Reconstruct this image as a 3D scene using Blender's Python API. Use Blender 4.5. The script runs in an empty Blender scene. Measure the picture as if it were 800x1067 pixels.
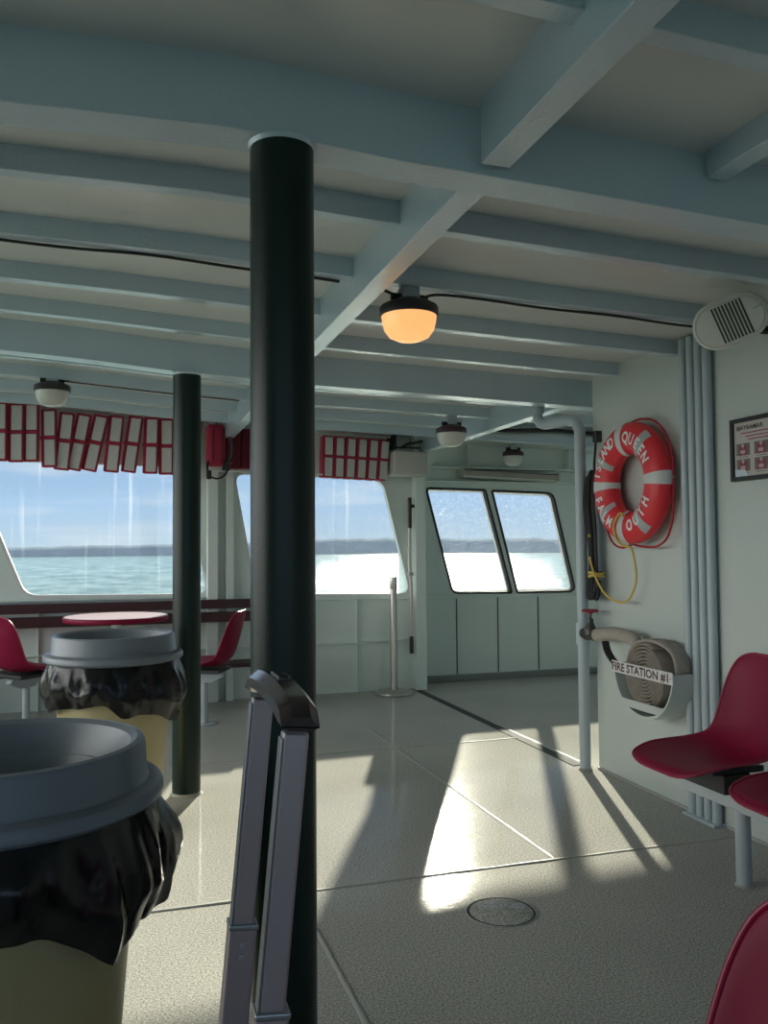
import bpy, bmesh, math, random
from mathutils import Vector, Matrix
random.seed(7)
S = bpy.context.scene
COL = S.collection
PI = math.pi

# ------------------------------------------------------------------ helpers
def link(o):
    COL.objects.link(o); return o

def to_mesh(name, bm, mat, smooth=False, angle=None):
    me = bpy.data.meshes.new(name)
    bmesh.ops.recalc_face_normals(bm, faces=bm.faces[:])
    bm.to_mesh(me); bm.free()
    mats = mat if isinstance(mat, (list, tuple)) else [mat]
    for m in mats: me.materials.append(m)
    if smooth:
        for p in me.polygons: p.use_smooth = True
        if angle is not None:
            try: me.set_sharp_from_angle(angle=math.radians(angle))
            except Exception: pass
    return me

def rootloc(o):
    while o.parent is not None: o = o.parent
    return o.location.copy()

def part(name, bm, mat, parent=None, world=True, smooth=False, angle=40, label=None):
    """a mesh object; with world=True its geometry is given in world coordinates"""
    if parent is not None and world:
        bmesh.ops.translate(bm, vec=-rootloc(parent), verts=bm.verts[:])
    o = link(bpy.data.objects.new(name, to_mesh(name, bm, mat, smooth, angle)))
    if parent is not None: o.parent = parent
    if label: o['label'] = label
    return o

def thing(name, label, cat, loc=(0, 0, 0), group=None, rz=0.0):
    o = link(bpy.data.objects.new(name, None))
    o.empty_display_size = 0.1
    o.location = loc; o.rotation_euler = (0, 0, rz)
    return tag(o, label, cat, group)

def tag(o, label, cat, group=None):
    o['label'] = label; o['category'] = cat
    if group: o['group'] = group
    return o

def struct(name, bm, mat, smooth=False, angle=40):
    o = part(name, bm, mat, None, smooth=smooth, angle=angle)
    o['kind'] = 'structure'
    return o

def BM(): return bmesh.new()

def merge(bm, other):
    me = bpy.data.meshes.new('tmp'); other.to_mesh(me); other.free()
    bm.from_mesh(me); bpy.data.meshes.remove(me)

def box(bm, lo, hi, bev=0.0, M=None, seg=2):
    b = bmesh.new()
    bmesh.ops.create_cube(b, size=1)
    lo = Vector(lo); hi = Vector(hi); c = (lo+hi)/2; d = hi-lo
    for v in b.verts: v.co = Vector((v.co.x*d.x, v.co.y*d.y, v.co.z*d.z))+c
    if bev > 0:
        bmesh.ops.bevel(b, geom=b.edges[:], offset=bev, segments=seg, affect='EDGES', profile=0.5)
    if M is not None: bmesh.ops.transform(b, matrix=M, verts=b.verts[:])
    merge(bm, b); return bm

def lathe(bm, prof, c=(0, 0, 0), n=40, axis='Z', cap0=False, cap1=False, wob=None):
    rings = []
    for (r, z) in prof:
        ring = []
        for i in range(n):
            a = 2*PI*i/n
            rr = r if wob is None else r*wob(a, z)
            x, y = rr*math.cos(a), rr*math.sin(a)
            if axis == 'Z': p = (x, y, z)
            elif axis == 'X': p = (z, x, y)
            else: p = (x, z, y)
            ring.append(bm.verts.new(Vector(p)+Vector(c)))
        rings.append(ring)
    for a, b in zip(rings, rings[1:]):
        for i in range(n):
            j = (i+1) % n
            bm.faces.new((a[i], a[j], b[j], b[i]))
    if cap0: bm.faces.new(rings[0])
    if cap1: bm.faces.new(rings[-1])
    return bm

def tube(bm, pts, r, n=10, closed=False, caps=True, flat=None, up0=None):
    """sweep a circle (or an ellipse: flat=(a,b)) along pts"""
    pts = [Vector(p) for p in pts]
    m = len(pts)
    def tan(i):
        if closed: return (pts[(i+1) % m]-pts[(i-1) % m]).normalized()
        if i == 0: return (pts[1]-pts[0]).normalized()
        if i == m-1: return (pts[-1]-pts[-2]).normalized()
        return (pts[i+1]-pts[i-1]).normalized()
    t = tan(0)
    u = Vector(up0) if up0 is not None else (Vector((0, 0, 1)) if abs(t.z) < .9 else Vector((1, 0, 0)))
    u = (u-t*u.dot(t)).normalized()
    rings = []
    for i in range(m):
        t = tan(i)
        u = (u-t*u.dot(t)).normalized(); w = t.cross(u)
        rr = r[i] if isinstance(r, (list, tuple)) else r
        a, b = (rr, rr) if flat is None else flat
        rings.append([bm.verts.new(pts[i]+u*(a*math.cos(2*PI*k/n))+w*(b*math.sin(2*PI*k/n))) for k in range(n)])
    for i in range(m if closed else m-1):
        A, B = rings[i], rings[(i+1) % m]
        for k in range(n):
            j = (k+1) % n
            bm.faces.new((A[k], A[j], B[j], B[k]))
    if caps and not closed:
        bm.faces.new(rings[0]); bm.faces.new(rings[-1])
    return bm

def smoothpath(pts, n=8, closed=False):
    """Catmull-Rom through pts"""
    P = [Vector(p) for p in pts]; m = len(P); out = []
    rng = range(m) if closed else range(m-1)
    for i in rng:
        g = (lambda k: P[k % m]) if closed else (lambda k: P[max(0, min(m-1, k))])
        a, b, c, d = g(i-1), g(i), g(i+1), g(i+2)
        for k in range(n):
            t = k/n
            out.append(.5*((2*b)+(c-a)*t+(2*a-5*b+4*c-d)*t*t+(-a+3*b-3*c+d)*t**3))
    if not closed: out.append(P[-1])
    return out

def prism(bm, loop, ext):
    """closed planar loop extruded by the vector ext"""
    e = Vector(ext)
    a = [bm.verts.new(Vector(p)) for p in loop]
    b = [bm.verts.new(Vector(p)+e) for p in loop]
    bm.faces.new(a); bm.faces.new(b)
    n = len(a)
    for i in range(n):
        j = (i+1) % n
        bm.faces.new((a[i], a[j], b[j], b[i]))
    return bm

def plate_with_holes(bm, outer, holes, ext):
    """flat plate in 3-D with holes, given thickness ext"""
    b = bmesh.new(); edges = []
    for lp in [outer]+holes:
        vs = [b.verts.new(Vector(p)) for p in lp]
        for i in range(len(vs)): edges.append(b.edges.new((vs[i], vs[(i+1) % len(vs)])))
    bmesh.ops.triangle_fill(b, edges=edges, use_beauty=True)
    r = bmesh.ops.extrude_face_region(b, geom=b.faces[:])
    vs = [g for g in r['geom'] if isinstance(g, bmesh.types.BMVert)]
    bmesh.ops.translate(b, vec=Vector(ext), verts=vs)
    merge(bm, b); return bm

def round_poly(pts, r, n=6):
    """rounded corners for a convex 2-D polygon; r may be per corner"""
    out = []; m = len(pts)
    for i in range(m):
        p = Vector(pts[i]); a = Vector(pts[i-1]); c = Vector(pts[(i+1) % m])
        ri = r[i] if isinstance(r, (list, tuple)) else r
        if ri <= 0: out.append(p); continue
        da = (a-p).normalized(); dc = (c-p).normalized()
        s = p+da*ri; e = p+dc*ri
        for k in range(n+1):
            t = k/n
            out.append((1-t)**2*s+2*t*(1-t)*p+t*t*e)
    return out

def offset_poly(pts, d):
    """shift a convex counter-clockwise or clockwise polygon outward by d (2-D)"""
    c = sum((Vector(p) for p in pts), Vector((0, 0)))/len(pts); out = []
    m = len(pts)
    for i in range(m):
        a = Vector(pts[i-1]); p = Vector(pts[i]); b = Vector(pts[(i+1) % m])
        t = (b-a)
        if t.length < 1e-9: out.append(p); continue
        t.normalize(); nrm = Vector((t.y, -t.x))
        if nrm.dot(p-c) < 0: nrm = -nrm
        out.append(p+nrm*d)
    return out

def text_mesh(s, size, bold=0.0, align='CENTER', space=1.0):
    cu = bpy.data.curves.new('lettering', 'FONT')
    cu.body = s; cu.size = size; cu.align_x = align; cu.align_y = 'CENTER'; cu.offset = bold
    cu.resolution_u = 3; cu.space_character = space
    o = bpy.data.objects.new('lettering', cu); COL.objects.link(o)
    dg = bpy.context.evaluated_depsgraph_get(); dg.update()
    me = bpy.data.meshes.new_from_object(o.evaluated_get(dg))
    b = bmesh.new(); b.from_mesh(me)
    bpy.data.objects.remove(o); bpy.data.curves.remove(cu); bpy.data.meshes.remove(me)
    return b

def copy_tree(o, parent=None):
    c = o.copy(); COL.objects.link(c)
    if parent is not None: c.parent = parent
    for ch in list(o.children): copy_tree(ch, c)
    return c

def lerp(a, b, t): return a+(b-a)*t
def table(tab, x):
    if x <= tab[0][0]: return tab[0][1]
    for (x0, y0), (x1, y1) in zip(tab, tab[1:]):
        if x <= x1: return lerp(y0, y1, (x-x0)/(x1-x0))
    return tab[-1][1]

# ------------------------------------------------------------------ materials
def mat(name, col, rough=.5, metal=0.0, spec=.5, noise=None, bump=None, coat=0.0, sheen=0.0, emit=None, ramp_rough=None):
    """noise=(scale, second colour, amount); bump=(scale, strength, distance)"""
    m = bpy.data.materials.new(name); m.use_nodes = True
    nt = m.node_tree; N = nt.nodes; L = nt.links
    p = N['Principled BSDF']
    p.inputs['Base Color'].default_value = (*col, 1)
    p.inputs['Roughness'].default_value = rough
    p.inputs['Metallic'].default_value = metal
    p.inputs['Specular IOR Level'].default_value = spec
    if coat: p.inputs['Coat Weight'].default_value = coat; p.inputs['Coat Roughness'].default_value = .25 if coat == 1.0 else .12
    if sheen: p.inputs['Sheen Weight'].default_value = sheen
    tc = N.new('ShaderNodeTexCoord')
    if noise:
        n = N.new('ShaderNodeTexNoise'); n.inputs['Scale'].default_value = noise[0]; n.inputs['Detail'].default_value = 5
        L.new(tc.outputs['Object'], n.inputs['Vector'])
        r = N.new('ShaderNodeValToRGB')
        r.color_ramp.elements[0].position = .35; r.color_ramp.elements[1].position = .7
        r.color_ramp.elements[0].color = (0, 0, 0, 1); r.color_ramp.elements[1].color = (noise[2],)*3+(1,)
        L.new(n.outputs['Fac'], r.inputs['Fac'])
        mx = N.new('ShaderNodeMix'); mx.data_type = 'RGBA'
        mx.inputs[6].default_value = (*col, 1); mx.inputs[7].default_value = (*noise[1], 1)
        L.new(r.outputs['Color'], mx.inputs[0]); L.new(mx.outputs[2], p.inputs['Base Color'])
        if ramp_rough:
            mr = N.new('ShaderNodeMapRange'); mr.inputs['To Min'].default_value = ramp_rough[0]; mr.inputs['To Max'].default_value = ramp_rough[1]
            L.new(n.outputs['Fac'], mr.inputs['Value']); L.new(mr.outputs['Result'], p.inputs['Roughness'])
    if bump:
        n2 = N.new('ShaderNodeTexNoise'); n2.inputs['Scale'].default_value = bump[0]; n2.inputs['Detail'].default_value = 3
        L.new(tc.outputs['Object'], n2.inputs['Vector'])
        b = N.new('ShaderNodeBump'); b.inputs['Strength'].default_value = bump[1]; b.inputs['Distance'].default_value = bump[2]
        L.new(n2.outputs['Fac'], b.inputs['Height']); L.new(b.outputs['Normal'], p.inputs['Normal'])
    if emit:
        p.inputs['Emission Color'].default_value = (*emit[0], 1); p.inputs['Emission Strength'].default_value = emit[1]
    return m

M = {}
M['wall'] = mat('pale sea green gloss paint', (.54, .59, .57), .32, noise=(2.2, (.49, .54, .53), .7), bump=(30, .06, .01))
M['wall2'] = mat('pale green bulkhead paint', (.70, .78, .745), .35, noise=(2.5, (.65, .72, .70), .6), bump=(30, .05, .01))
M['ceil'] = mat('grey overhead paint', (.68, .69, .66), .3, spec=.8, noise=(3, (.61, .63, .61), .7), bump=(45, .08, .01))
M['beam'] = mat('blue grey beam paint', (.49, .60, .68), .3, spec=1.0, coat=1.0, noise=(4, (.44, .55, .63), .6), bump=(75, .28, .008))
M['conduit'] = mat('grey blue conduit paint', (.42, .49, .53), .35, bump=(40, .05, .005))
M['pillar'] = mat('dark green pillar enamel', (.005, .017, .013), .34, spec=.32, noise=(5, (.008, .023, .018), .6), bump=(140, .18, .003))
M['lid'] = mat('grey moulded plastic', (.17, .195, .225), .34, bump=(25, .05, .004))
M['can'] = mat('beige moulded plastic', (.42, .36, .19), .45, noise=(6, (.36, .3, .15), .5))
M['bag'] = mat('black bin liner film', (.004, .004, .005), .24, spec=.4, bump=(9, .25, .03))
M['red'] = mat('crimson moulded plastic', (.22, .005, .036), .45, spec=.2, noise=(4, (.19, .004, .03), .5), bump=(120, .06, .002))
M['redrim'] = mat('crimson moulded rim', (.27, .01, .042), .32, spec=.4)
M['white'] = mat('white painted steel', (.66, .68, .67), .35)
M['legsteel'] = mat('grey painted seat steel', (.42, .47, .5), .35)
M['darksteel'] = mat('dark bracket steel', (.05, .05, .055), .45, metal=.6)
M['steel'] = mat('brushed stainless steel', (.55, .53, .5), .28, metal=1.0)
M['wood'] = mat('dark maroon stained timber', (.045, .012, .016), .45, noise=(7, (.03, .008, .01), .7))
M['black'] = mat('black rubber', (.012, .012, .013), .5)
M['gasket'] = mat('grey gasket', (.25, .26, .27), .5)
M['lred'] = mat('life ring red', (.74, .03, .045), .42, bump=(60, .06, .003))
M['lwhite'] = mat('white reflective strap', (.62, .62, .62), .5)
M['letter'] = mat('white lettering', (.8, .8, .8), .6)
M['tape'] = mat('silver reflective tape', (.42, .44, .45), .4)
M['redrope'] = mat('red rope', (.4, .015, .03), .7, bump=(300, .4, .003))
M['yelrope'] = mat('yellow rope', (.62, .46, .11), .7, bump=(300, .4, .003))
M['blkrope'] = mat('black webbing', (.014, .014, .016), .6, bump=(150, .4, .004))
M['hose'] = mat('canvas hose', (.36, .32, .28), .85, noise=(40, (.28, .25, .22), .8), bump=(220, .4, .002))
M['bronze'] = mat('weathered dark bronze', (.06, .055, .055), .4, metal=.6, noise=(25, (.1, .09, .08), .7))
M['valvered'] = mat('valve wheel red', (.28, .025, .05), .4)
M['signwhite'] = mat('white sign plate', (.66, .65, .64), .45)
M['ink'] = mat('dark red brown sign ink', (.07, .025, .03), .5)
M['blackink'] = mat('black ink', (.02, .02, .02), .5)
M['paper'] = mat('pinkish poster paper', (.52, .47, .46), .6)
M['picgrey'] = mat('poster picture grey', (.16, .15, .14), .6)
M['picred'] = mat('poster picture red', (.28, .05, .06), .6)
M['picpink'] = mat('poster picture pink', (.55, .38, .38), .6)
M['sticker'] = mat('pale blue white sticker', (.6, .68, .76), .5)
M['vest'] = mat('life vest red cloth', (.33, .015, .045), .8, bump=(60, .25, .006), sheen=.1)
M['vestdark'] = mat('dark and shaded red cloth', (.14, .01, .025), .85, bump=(60, .25, .006))  # dark red; on the folded jackets the shade is put into this colour
M['panel'] = mat('life vest grey white panel', (.53, .52, .5), .7, noise=(60, (.45, .44, .43), .6), bump=(80, .15, .003))
M['speaker'] = mat('warm white speaker plastic', (.66, .65, .6), .42)
M['speakerdark'] = mat('dark speaker grille gap', (.02, .02, .02), .6)
M['lampcap'] = mat('black lamp cap', (.025, .022, .025), .4)
M['lampmaroon'] = mat('dark maroon lamp cap', (.05, .02, .025), .4)
M['globe'] = mat('frosted lamp glass', (.62, .6, .56), .25)
M['globelit'] = mat('lit amber lamp glass', (.45, .3, .15), .3, emit=((1.0, .48, .17), .66))
M['cable'] = mat('black cable', (.015, .015, .015), .5)
M['boxbeige'] = mat('beige grey box', (.47, .45, .41), .5, bump=(30, .05, .003))
M['beigedark'] = mat('weathered beige rail', (.36, .33, .29), .6, noise=(8, (.28, .25, .22), .7))
M['polepink'] = mat('pale pole paint', (.62, .54, .5), .4)
M['polecap'] = mat('dark brown pole sleeve', (.035, .025, .022), .5)
M['handle'] = mat('dark anodised aluminium', (.42, .355, .37), .36, metal=.6, bump=(8, .03, .01))
M['handleside'] = mat('grey anodised edge', (.32, .33, .34), .35, metal=.8)
M['grip'] = mat('glossy dark maroon grip', (.03, .012, .016), .22, coat=.35)
M['pin'] = mat('light grey lock pin', (.4, .38, .4), .4)
M['luggage'] = mat('dark luggage cloth', (.02, .018, .022), .7, bump=(150, .3, .003))
M['seam'] = mat('grey weld bead paint', (.38, .38, .36), .5, spec=.12, bump=(60, .3, .004))
M['strip'] = mat('dark deck joint sealant', (.07, .078, .078), .8, spec=.08)
M['rubber_strip'] = mat('grey coaming paint', (.2, .22, .22), .5)

def floor_mat():
    m = bpy.data.materials.new('grey non-skid deck paint'); m.use_nodes = True
    nt = m.node_tree; N = nt.nodes; L = nt.links; p = N['Principled BSDF']
    tc = N.new('ShaderNodeTexCoord')
    n1 = N.new('ShaderNodeTexNoise'); n1.inputs['Scale'].default_value = 1.1; n1.inputs['Detail'].default_value = 6
    n2 = N.new('ShaderNodeTexNoise'); n2.inputs['Scale'].default_value = 160; n2.inputs['Detail'].default_value = 2
    n3 = N.new('ShaderNodeTexNoise'); n3.inputs['Scale'].default_value = 22; n3.inputs['Detail'].default_value = 4
    for n in (n1, n2, n3): L.new(tc.outputs['Object'], n.inputs['Vector'])
    r = N.new('ShaderNodeValToRGB')
    r.color_ramp.elements[0].position = .3; r.color_ramp.elements[0].color = (.40, .40, .375, 1)
    r.color_ramp.elements[1].position = .72; r.color_ramp.elements[1].color = (.49, .48, .45, 1)
    L.new(n1.outputs['Fac'], r.inputs['Fac'])
    sp = N.new('ShaderNodeValToRGB')
    sp.color_ramp.elements[0].position = .66; sp.color_ramp.elements[0].color = (0, 0, 0, 1)
    sp.color_ramp.elements[1].position = .74; sp.color_ramp.elements[1].color = (.35, .35, .35, 1)
    L.new(n3.outputs['Fac'], sp.inputs['Fac'])
    mx = N.new('ShaderNodeMix'); mx.data_type = 'RGBA'; mx.inputs[7].default_value = (.6, .58, .54, 1)
    L.new(sp.outputs['Color'], mx.inputs[0]); L.new(r.outputs['Color'], mx.inputs[6])
    n4 = N.new('ShaderNodeTexNoise'); n4.inputs['Scale'].default_value = 150; n4.inputs['Detail'].default_value = 2
    L.new(tc.outputs['Object'], n4.inputs['Vector'])
    gr = N.new('ShaderNodeMapRange'); gr.inputs['From Min'].default_value = .3; gr.inputs['From Max'].default_value = .7
    gr.inputs['To Min'].default_value = .5; gr.inputs['To Max'].default_value = 1.38
    L.new(n4.outputs['Fac'], gr.inputs['Value'])
    vg = N.new('ShaderNodeVectorMath'); vg.operation = 'SCALE'
    L.new(mx.outputs[2], vg.inputs[0]); L.new(gr.outputs['Result'], vg.inputs['Scale'])
    L.new(vg.outputs[0], p.inputs['Base Color'])
    mr = N.new('ShaderNodeMapRange'); mr.inputs['From Min'].default_value = .3; mr.inputs['From Max'].default_value = .7
    mr.inputs['To Min'].default_value = .06; mr.inputs['To Max'].default_value = .10; p.inputs['Specular IOR Level'].default_value = .022
    L.new(n1.outputs['Fac'], mr.inputs['Value']); L.new(mr.outputs['Result'], p.inputs['Roughness'])
    b1 = N.new('ShaderNodeBump'); b1.inputs['Strength'].default_value = .022; b1.inputs['Distance'].default_value = .003
    b2 = N.new('ShaderNodeBump'); b2.inputs['Strength'].default_value = .02; b2.inputs['Distance'].default_value = .02
    L.new(n2.outputs['Fac'], b1.inputs['Height']); L.new(n3.outputs['Fac'], b2.inputs['Height'])
    L.new(b2.outputs['Normal'], b1.inputs['Normal']); L.new(b1.outputs['Normal'], p.inputs['Normal'])
    return m
M['floor'] = floor_mat()

def glass_mat(name, speck, streak, film):
    m = bpy.data.materials.new(name); m.use_nodes = True
    nt = m.node_tree; N = nt.nodes; L = nt.links
    N.remove(N['Principled BSDF']); out = N['Material Output']
    tr = N.new('ShaderNodeBsdfTransparent'); tr.inputs['Color'].default_value = (.86, .9, .91, 1)
    gl = N.new('ShaderNodeBsdfGlossy'); gl.inputs['Roughness'].default_value = .02
    m1 = N.new('ShaderNodeMixShader'); m1.inputs['Fac'].default_value = .04
    L.new(tr.outputs[0], m1.inputs[1]); L.new(gl.outputs[0], m1.inputs[2])
    tl = N.new('ShaderNodeBsdfTranslucent'); tl.inputs['Color'].default_value = (.85, .86, .86, 1)
    m2 = N.new('ShaderNodeMixShader')
    L.new(m1.outputs[0], m2.inputs[1]); L.new(tl.outputs[0], m2.inputs[2]); L.new(m2.outputs[0], out.inputs['Surface'])
    tc = N.new('ShaderNodeTexCoord')
    n1 = N.new('ShaderNodeTexNoise'); n1.inputs['Scale'].default_value = 75; n1.inputs['Detail'].default_value = 3; n1.inputs['Roughness'].default_value = .7
    L.new(tc.outputs['Object'], n1.inputs['Vector'])
    r1 = N.new('ShaderNodeMapRange'); r1.inputs['From Min'].default_value = .56; r1.inputs['From Max'].default_value = .70
    r1.inputs['To Min'].default_value = 0; r1.inputs['To Max'].default_value = speck
    L.new(n1.outputs['Fac'], r1.inputs['Value'])
    mp = N.new('ShaderNodeMapping'); mp.inputs['Scale'].default_value = (16, 16, .55)
    L.new(tc.outputs['Object'], mp.inputs['Vector'])
    n2 = N.new('ShaderNodeTexNoise'); n2.inputs['Scale'].default_value = 1.6; n2.inputs['Detail'].default_value = 2
    L.new(mp.outputs['Vector'], n2.inputs['Vector'])
    r2 = N.new('ShaderNodeMapRange'); r2.inputs['From Min'].default_value = .6; r2.inputs['From Max'].default_value = .8
    r2.inputs['To Min'].default_value = film; r2.inputs['To Max'].default_value = film+streak
    L.new(n2.outputs['Fac'], r2.inputs['Value'])
    ad = N.new('ShaderNodeMath'); ad.operation = 'ADD'; ad.use_clamp = True
    L.new(r1.outputs['Result'], ad.inputs[0]); L.new(r2.outputs['Result'], ad.inputs[1])
    L.new(ad.outputs[0], m2.inputs['Fac'])
    return m
M['glassA'] = glass_mat('streaked window glass', .012, .05, .008)
M['glassB'] = glass_mat('salt speckled window glass', .06, .03, .008)
M['glassC'] = glass_mat('heavily speckled window glass', .15, .015, .008)

def litedge_mat():  # translucent stand-in for the sunlit reveal of the bay windows
    m = bpy.data.materials.new('milky translucent glazing seal'); m.use_nodes = True
    nt = m.node_tree; N = nt.nodes; L = nt.links
    N.remove(N['Principled BSDF'])
    d = N.new('ShaderNodeBsdfDiffuse'); d.inputs['Color'].default_value = (.7, .72, .72, 1)
    t = N.new('ShaderNodeBsdfTranslucent'); t.inputs['Color'].default_value = (.75, .77, .78, 1)
    x = N.new('ShaderNodeMixShader'); x.inputs['Fac'].default_value = .5
    L.new(d.outputs[0], x.inputs[1]); L.new(t.outputs[0], x.inputs[2]); L.new(x.outputs[0], N['Material Output'].inputs['Surface'])
    return m
M['litedge'] = litedge_mat()

def sea_mat():
    m = bpy.data.materials.new('choppy green sea water'); m.use_nodes = True
    nt = m.node_tree; N = nt.nodes; L = nt.links; p = N['Principled BSDF']
    p.inputs['Base Color'].default_value = (.22, .36, .345, 1); p.inputs['Roughness'].default_value = .12; p.inputs['Specular IOR Level'].default_value = .5
    p.inputs['IOR'].default_value = 1.33
    tc = N.new('ShaderNodeTexCoord')
    mp = N.new('ShaderNodeMapping'); mp.inputs['Scale'].default_value = (.55, 1.0, 1); mp.inputs['Rotation'].default_value = (0, 0, .3)
    L.new(tc.outputs['Object'], mp.inputs['Vector'])
    n1 = N.new('ShaderNodeTexNoise'); n1.inputs['Scale'].default_value = .45; n1.inputs['Detail'].default_value = 8; n1.inputs['Roughness'].default_value = .62
    L.new(mp.outputs['Vector'], n1.inputs['Vector'])
    b = N.new('ShaderNodeBump'); b.inputs['Strength'].default_value = 1.0; b.inputs['Distance'].default_value = .4
    L.new(n1.outputs['Fac'], b.inputs['Height']); L.new(b.outputs['Normal'], p.inputs['Normal'])
    m2 = N.new('ShaderNodeMapping'); m2.inputs['Scale'].default_value = (.16, .05, 1); L.new(tc.outputs['Object'], m2.inputs['Vector'])
    n2 = N.new('ShaderNodeTexNoise'); n2.inputs['Scale'].default_value = 1.6; n2.inputs['Detail'].default_value = 7; n2.inputs['Roughness'].default_value = .7
    L.new(m2.outputs['Vector'], n2.inputs['Vector'])
    ms = N.new('ShaderNodeMapRange'); ms.inputs['From Min'].default_value = .42; ms.inputs['From Max'].default_value = .62
    ms.inputs['To Min'].default_value = .06; ms.inputs['To Max'].default_value = .62
    L.new(n2.outputs['Fac'], ms.inputs['Value']); L.new(ms.outputs['Result'], p.inputs['Specular IOR Level'])
    r = N.new('ShaderNodeValToRGB')
    r.color_ramp.elements[0].position = .42; r.color_ramp.elements[0].color = (.11, .22, .19, 1)
    r.color_ramp.elements[1].position = .60; r.color_ramp.elements[1].color = (.42, .56, .48, 1)
    L.new(n2.outputs['Fac'], r.inputs['Fac']); L.new(r.outputs['Color'], p.inputs['Base Color'])
    return m
M['sea'] = sea_mat()
M['shore'] = mat('haze tinted wooded shore', (.24, .29, .33), .95, spec=0, noise=(.12, (.19, .235, .27), .8))  # distance haze is put into the base colour as blue grey
M['glare'] = mat('pale pink table laminate', (.62, .46, .48), .3, spec=.4, noise=(6, (.55, .4, .42), .5))  # glare on the red table top, put into the colour as pale pink

# ------------------------------------------------------------------ overhead shape
Y1, Y2, SP = 1.852, 4.509, .5315
ZA = [(-7, 2.21), (-.9, 2.232), (-.23, 2.238), (.1, 2.248), (.3, 2.252), (.57, 2.228), (1.06, 2.209), (1.64, 2.184), (2.6, 2.15), (5, 2.06)]
ZB = [(-7, 2.33), (-1.2, 2.335), (-.56, 2.318), (-.12, 2.292), (.26, 2.258), (1.03, 2.22), (1.68, 2.202), (2.62, 2.173), (5, 2.1)]
def zs(x, y):
    t = max(0, min(1, (y-Y1)/(Y2-Y1)))
    return lerp(table(ZA, x), table(ZB, x), t)
XS = [-3.4+.2*i for i in range(int(8.2/.2)+1)]

# ------------------------------------------------------------------ floor
b = BM(); box(b, (-3.4, -3.5, -.06), (4.8, 7.6, 0)); floor = struct('floor', b, M['floor'])
def bead(pts, w=.010, h=.004):
    b = BM(); rings = []
    P = smoothpath(pts, 14)
    for i, p in enumerate(P):
        t = (P[min(i+1, len(P)-1)]-P[max(i-1, 0)]).normalized(); n = Vector((-t.y, t.x, 0))
        j = random.uniform(.75, 1.25); off = n*random.uniform(-.0012, .0012)
        rings.append([b.verts.new(p+off+n*(w*j*s)+Vector((0, 0, h*j*q+.0004))) for s, q in ((-1, 0), (-.5, .8), (0, 1), (.5, .8), (1, 0))])
    for A, B in zip(rings, rings[1:]):
        for k in range(4): b.faces.new((A[k], A[k+1], B[k+1], B[k]))
    return part('weld_seam', b, M['seam'], floor, smooth=True, angle=80)
bead([(-3.35, 3.095, 0), (-1, 3.09, 0), (.7, 3.092, 0), (2.0, 3.088, 0), (2.56, 3.084, 0)])
bead([(-3.35, 5.12, 0), (0, 5.1, 0), (1.2, 5.09, 0), (2.5, 5.1, 0)], .008, .003)
bead([(1.668, 3.1, 0), (1.66, 4, 0), (1.65, 5.1, 0), (1.645, 5.7, 0)])
bead([(.626, -1, 0), (.626, 2, 0), (.624, 2.6, 0), (.62, 3.08, 0)], .010, .004)
bead([(2.56, 4.3, 0), (2.55, 5.1, 0), (2.54, 5.6, 0)], .009, .004)
b = BM(); box(b, (2.47, 4.35, .0005), (2.53, 7.05, .004)); part('deck_joint', b, M['strip'], floor)

# ------------------------------------------------------------------ ceiling
b = BM()
ys = [-3.5, 0, Y1, 2.5, 3.2, 3.8, Y2, 6, 7.6]
grid = [[b.verts.new((x, y, zs(x, y)+.07)) for y in ys] for x in XS]
for i in range(len(XS)-1):
    for j in range(len(ys)-1):
        b.faces.new((grid[i][j], grid[i+1][j], grid[i+1][j+1], grid[i][j+1]))
r = bmesh.ops.extrude_face_region(b, geom=b.faces[:])
bmesh.ops.translate(b, vec=(0, 0, .05), verts=[g for g in r['geom'] if isinstance(g, bmesh.types.BMVert)])
ceiling = struct('ceiling', b, M['ceil'], smooth=True, angle=30)

def cross_beam(y, deep, x0=-3.4, x1=4.8):
    drop = .09 if deep else 0.0
    fl = .105 if deep else .048
    y0 = y-.04 if deep else y
    t = .010
    xs = [x0]+[x for x in XS if x0+.02 < x < x1-.02]+[x1]
    b = BM(); rings = []
    for x in xs:
        zt = zs(x, y)+.072; zb = zs(x, y)-drop
        pr = [(y0, zt), (y0, zb+.002), (y0+.002, zb), (y0+fl, zb), (y0+fl, zb+t), (y0+t, zb+t), (y0+t, zt)]
        rings.append([b.verts.new((x, yy, zz)) for yy, zz in pr])
    n = len(rings[0])
    for A, B in zip(rings, rings[1:]):
        for k in range(n):
            j = (k+1) % n
            b.faces.new((A[k], A[j], B[j], B[k]))
    b.faces.new(rings[0]); b.faces.new(rings[-1])
    return part('deep_beam' if deep else 'deck_beam', b, M['beam'], ceiling)
for i in range(-3, 10):
    y = Y1+SP*i
    if i in (0, 5): cross_beam(y, True, x1=2.575 if i == 0 else 4.8)
    elif y < 4.2: cross_beam(y, False, x1=2.575)
    else: cross_beam(y, False)

def long_beam(x0, x1, ya, yb, drop, name='long_girder'):
    b = BM(); rings = []; t = .010
    n = max(2, int((yb-ya)/.2))
    for i in range(n+1):
        y = lerp(ya, yb, i/n)
        zt = zs(x0, y)+.072; zb = zs(x0, y)-drop
        pr = [(x0, zt), (x0, zb+.002), (x0+.002, zb), (x1, zb), (x1, zb+t), (x0+t, zb+t), (x0+t, zt)]
        rings.append([b.verts.new((xx, y, zz)) for xx, zz in pr])
    m = len(rings[0])
    for A, B in zip(rings, rings[1:]):
        for k in range(m):
            j = (k+1) % m
            b.faces.new((A[k], A[j], B[j], B[k]))
    b.faces.new(rings[0]); b.faces.new(rings[-1])
    return part(name, b, M['beam'], ceiling)
long_beam(.80, .872, -3.3, 1.785, .078)
long_beam(.80, .872, 1.90, 4.465, .083)
long_beam(.80, .872, 4.57, 7.15, .092)
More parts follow.
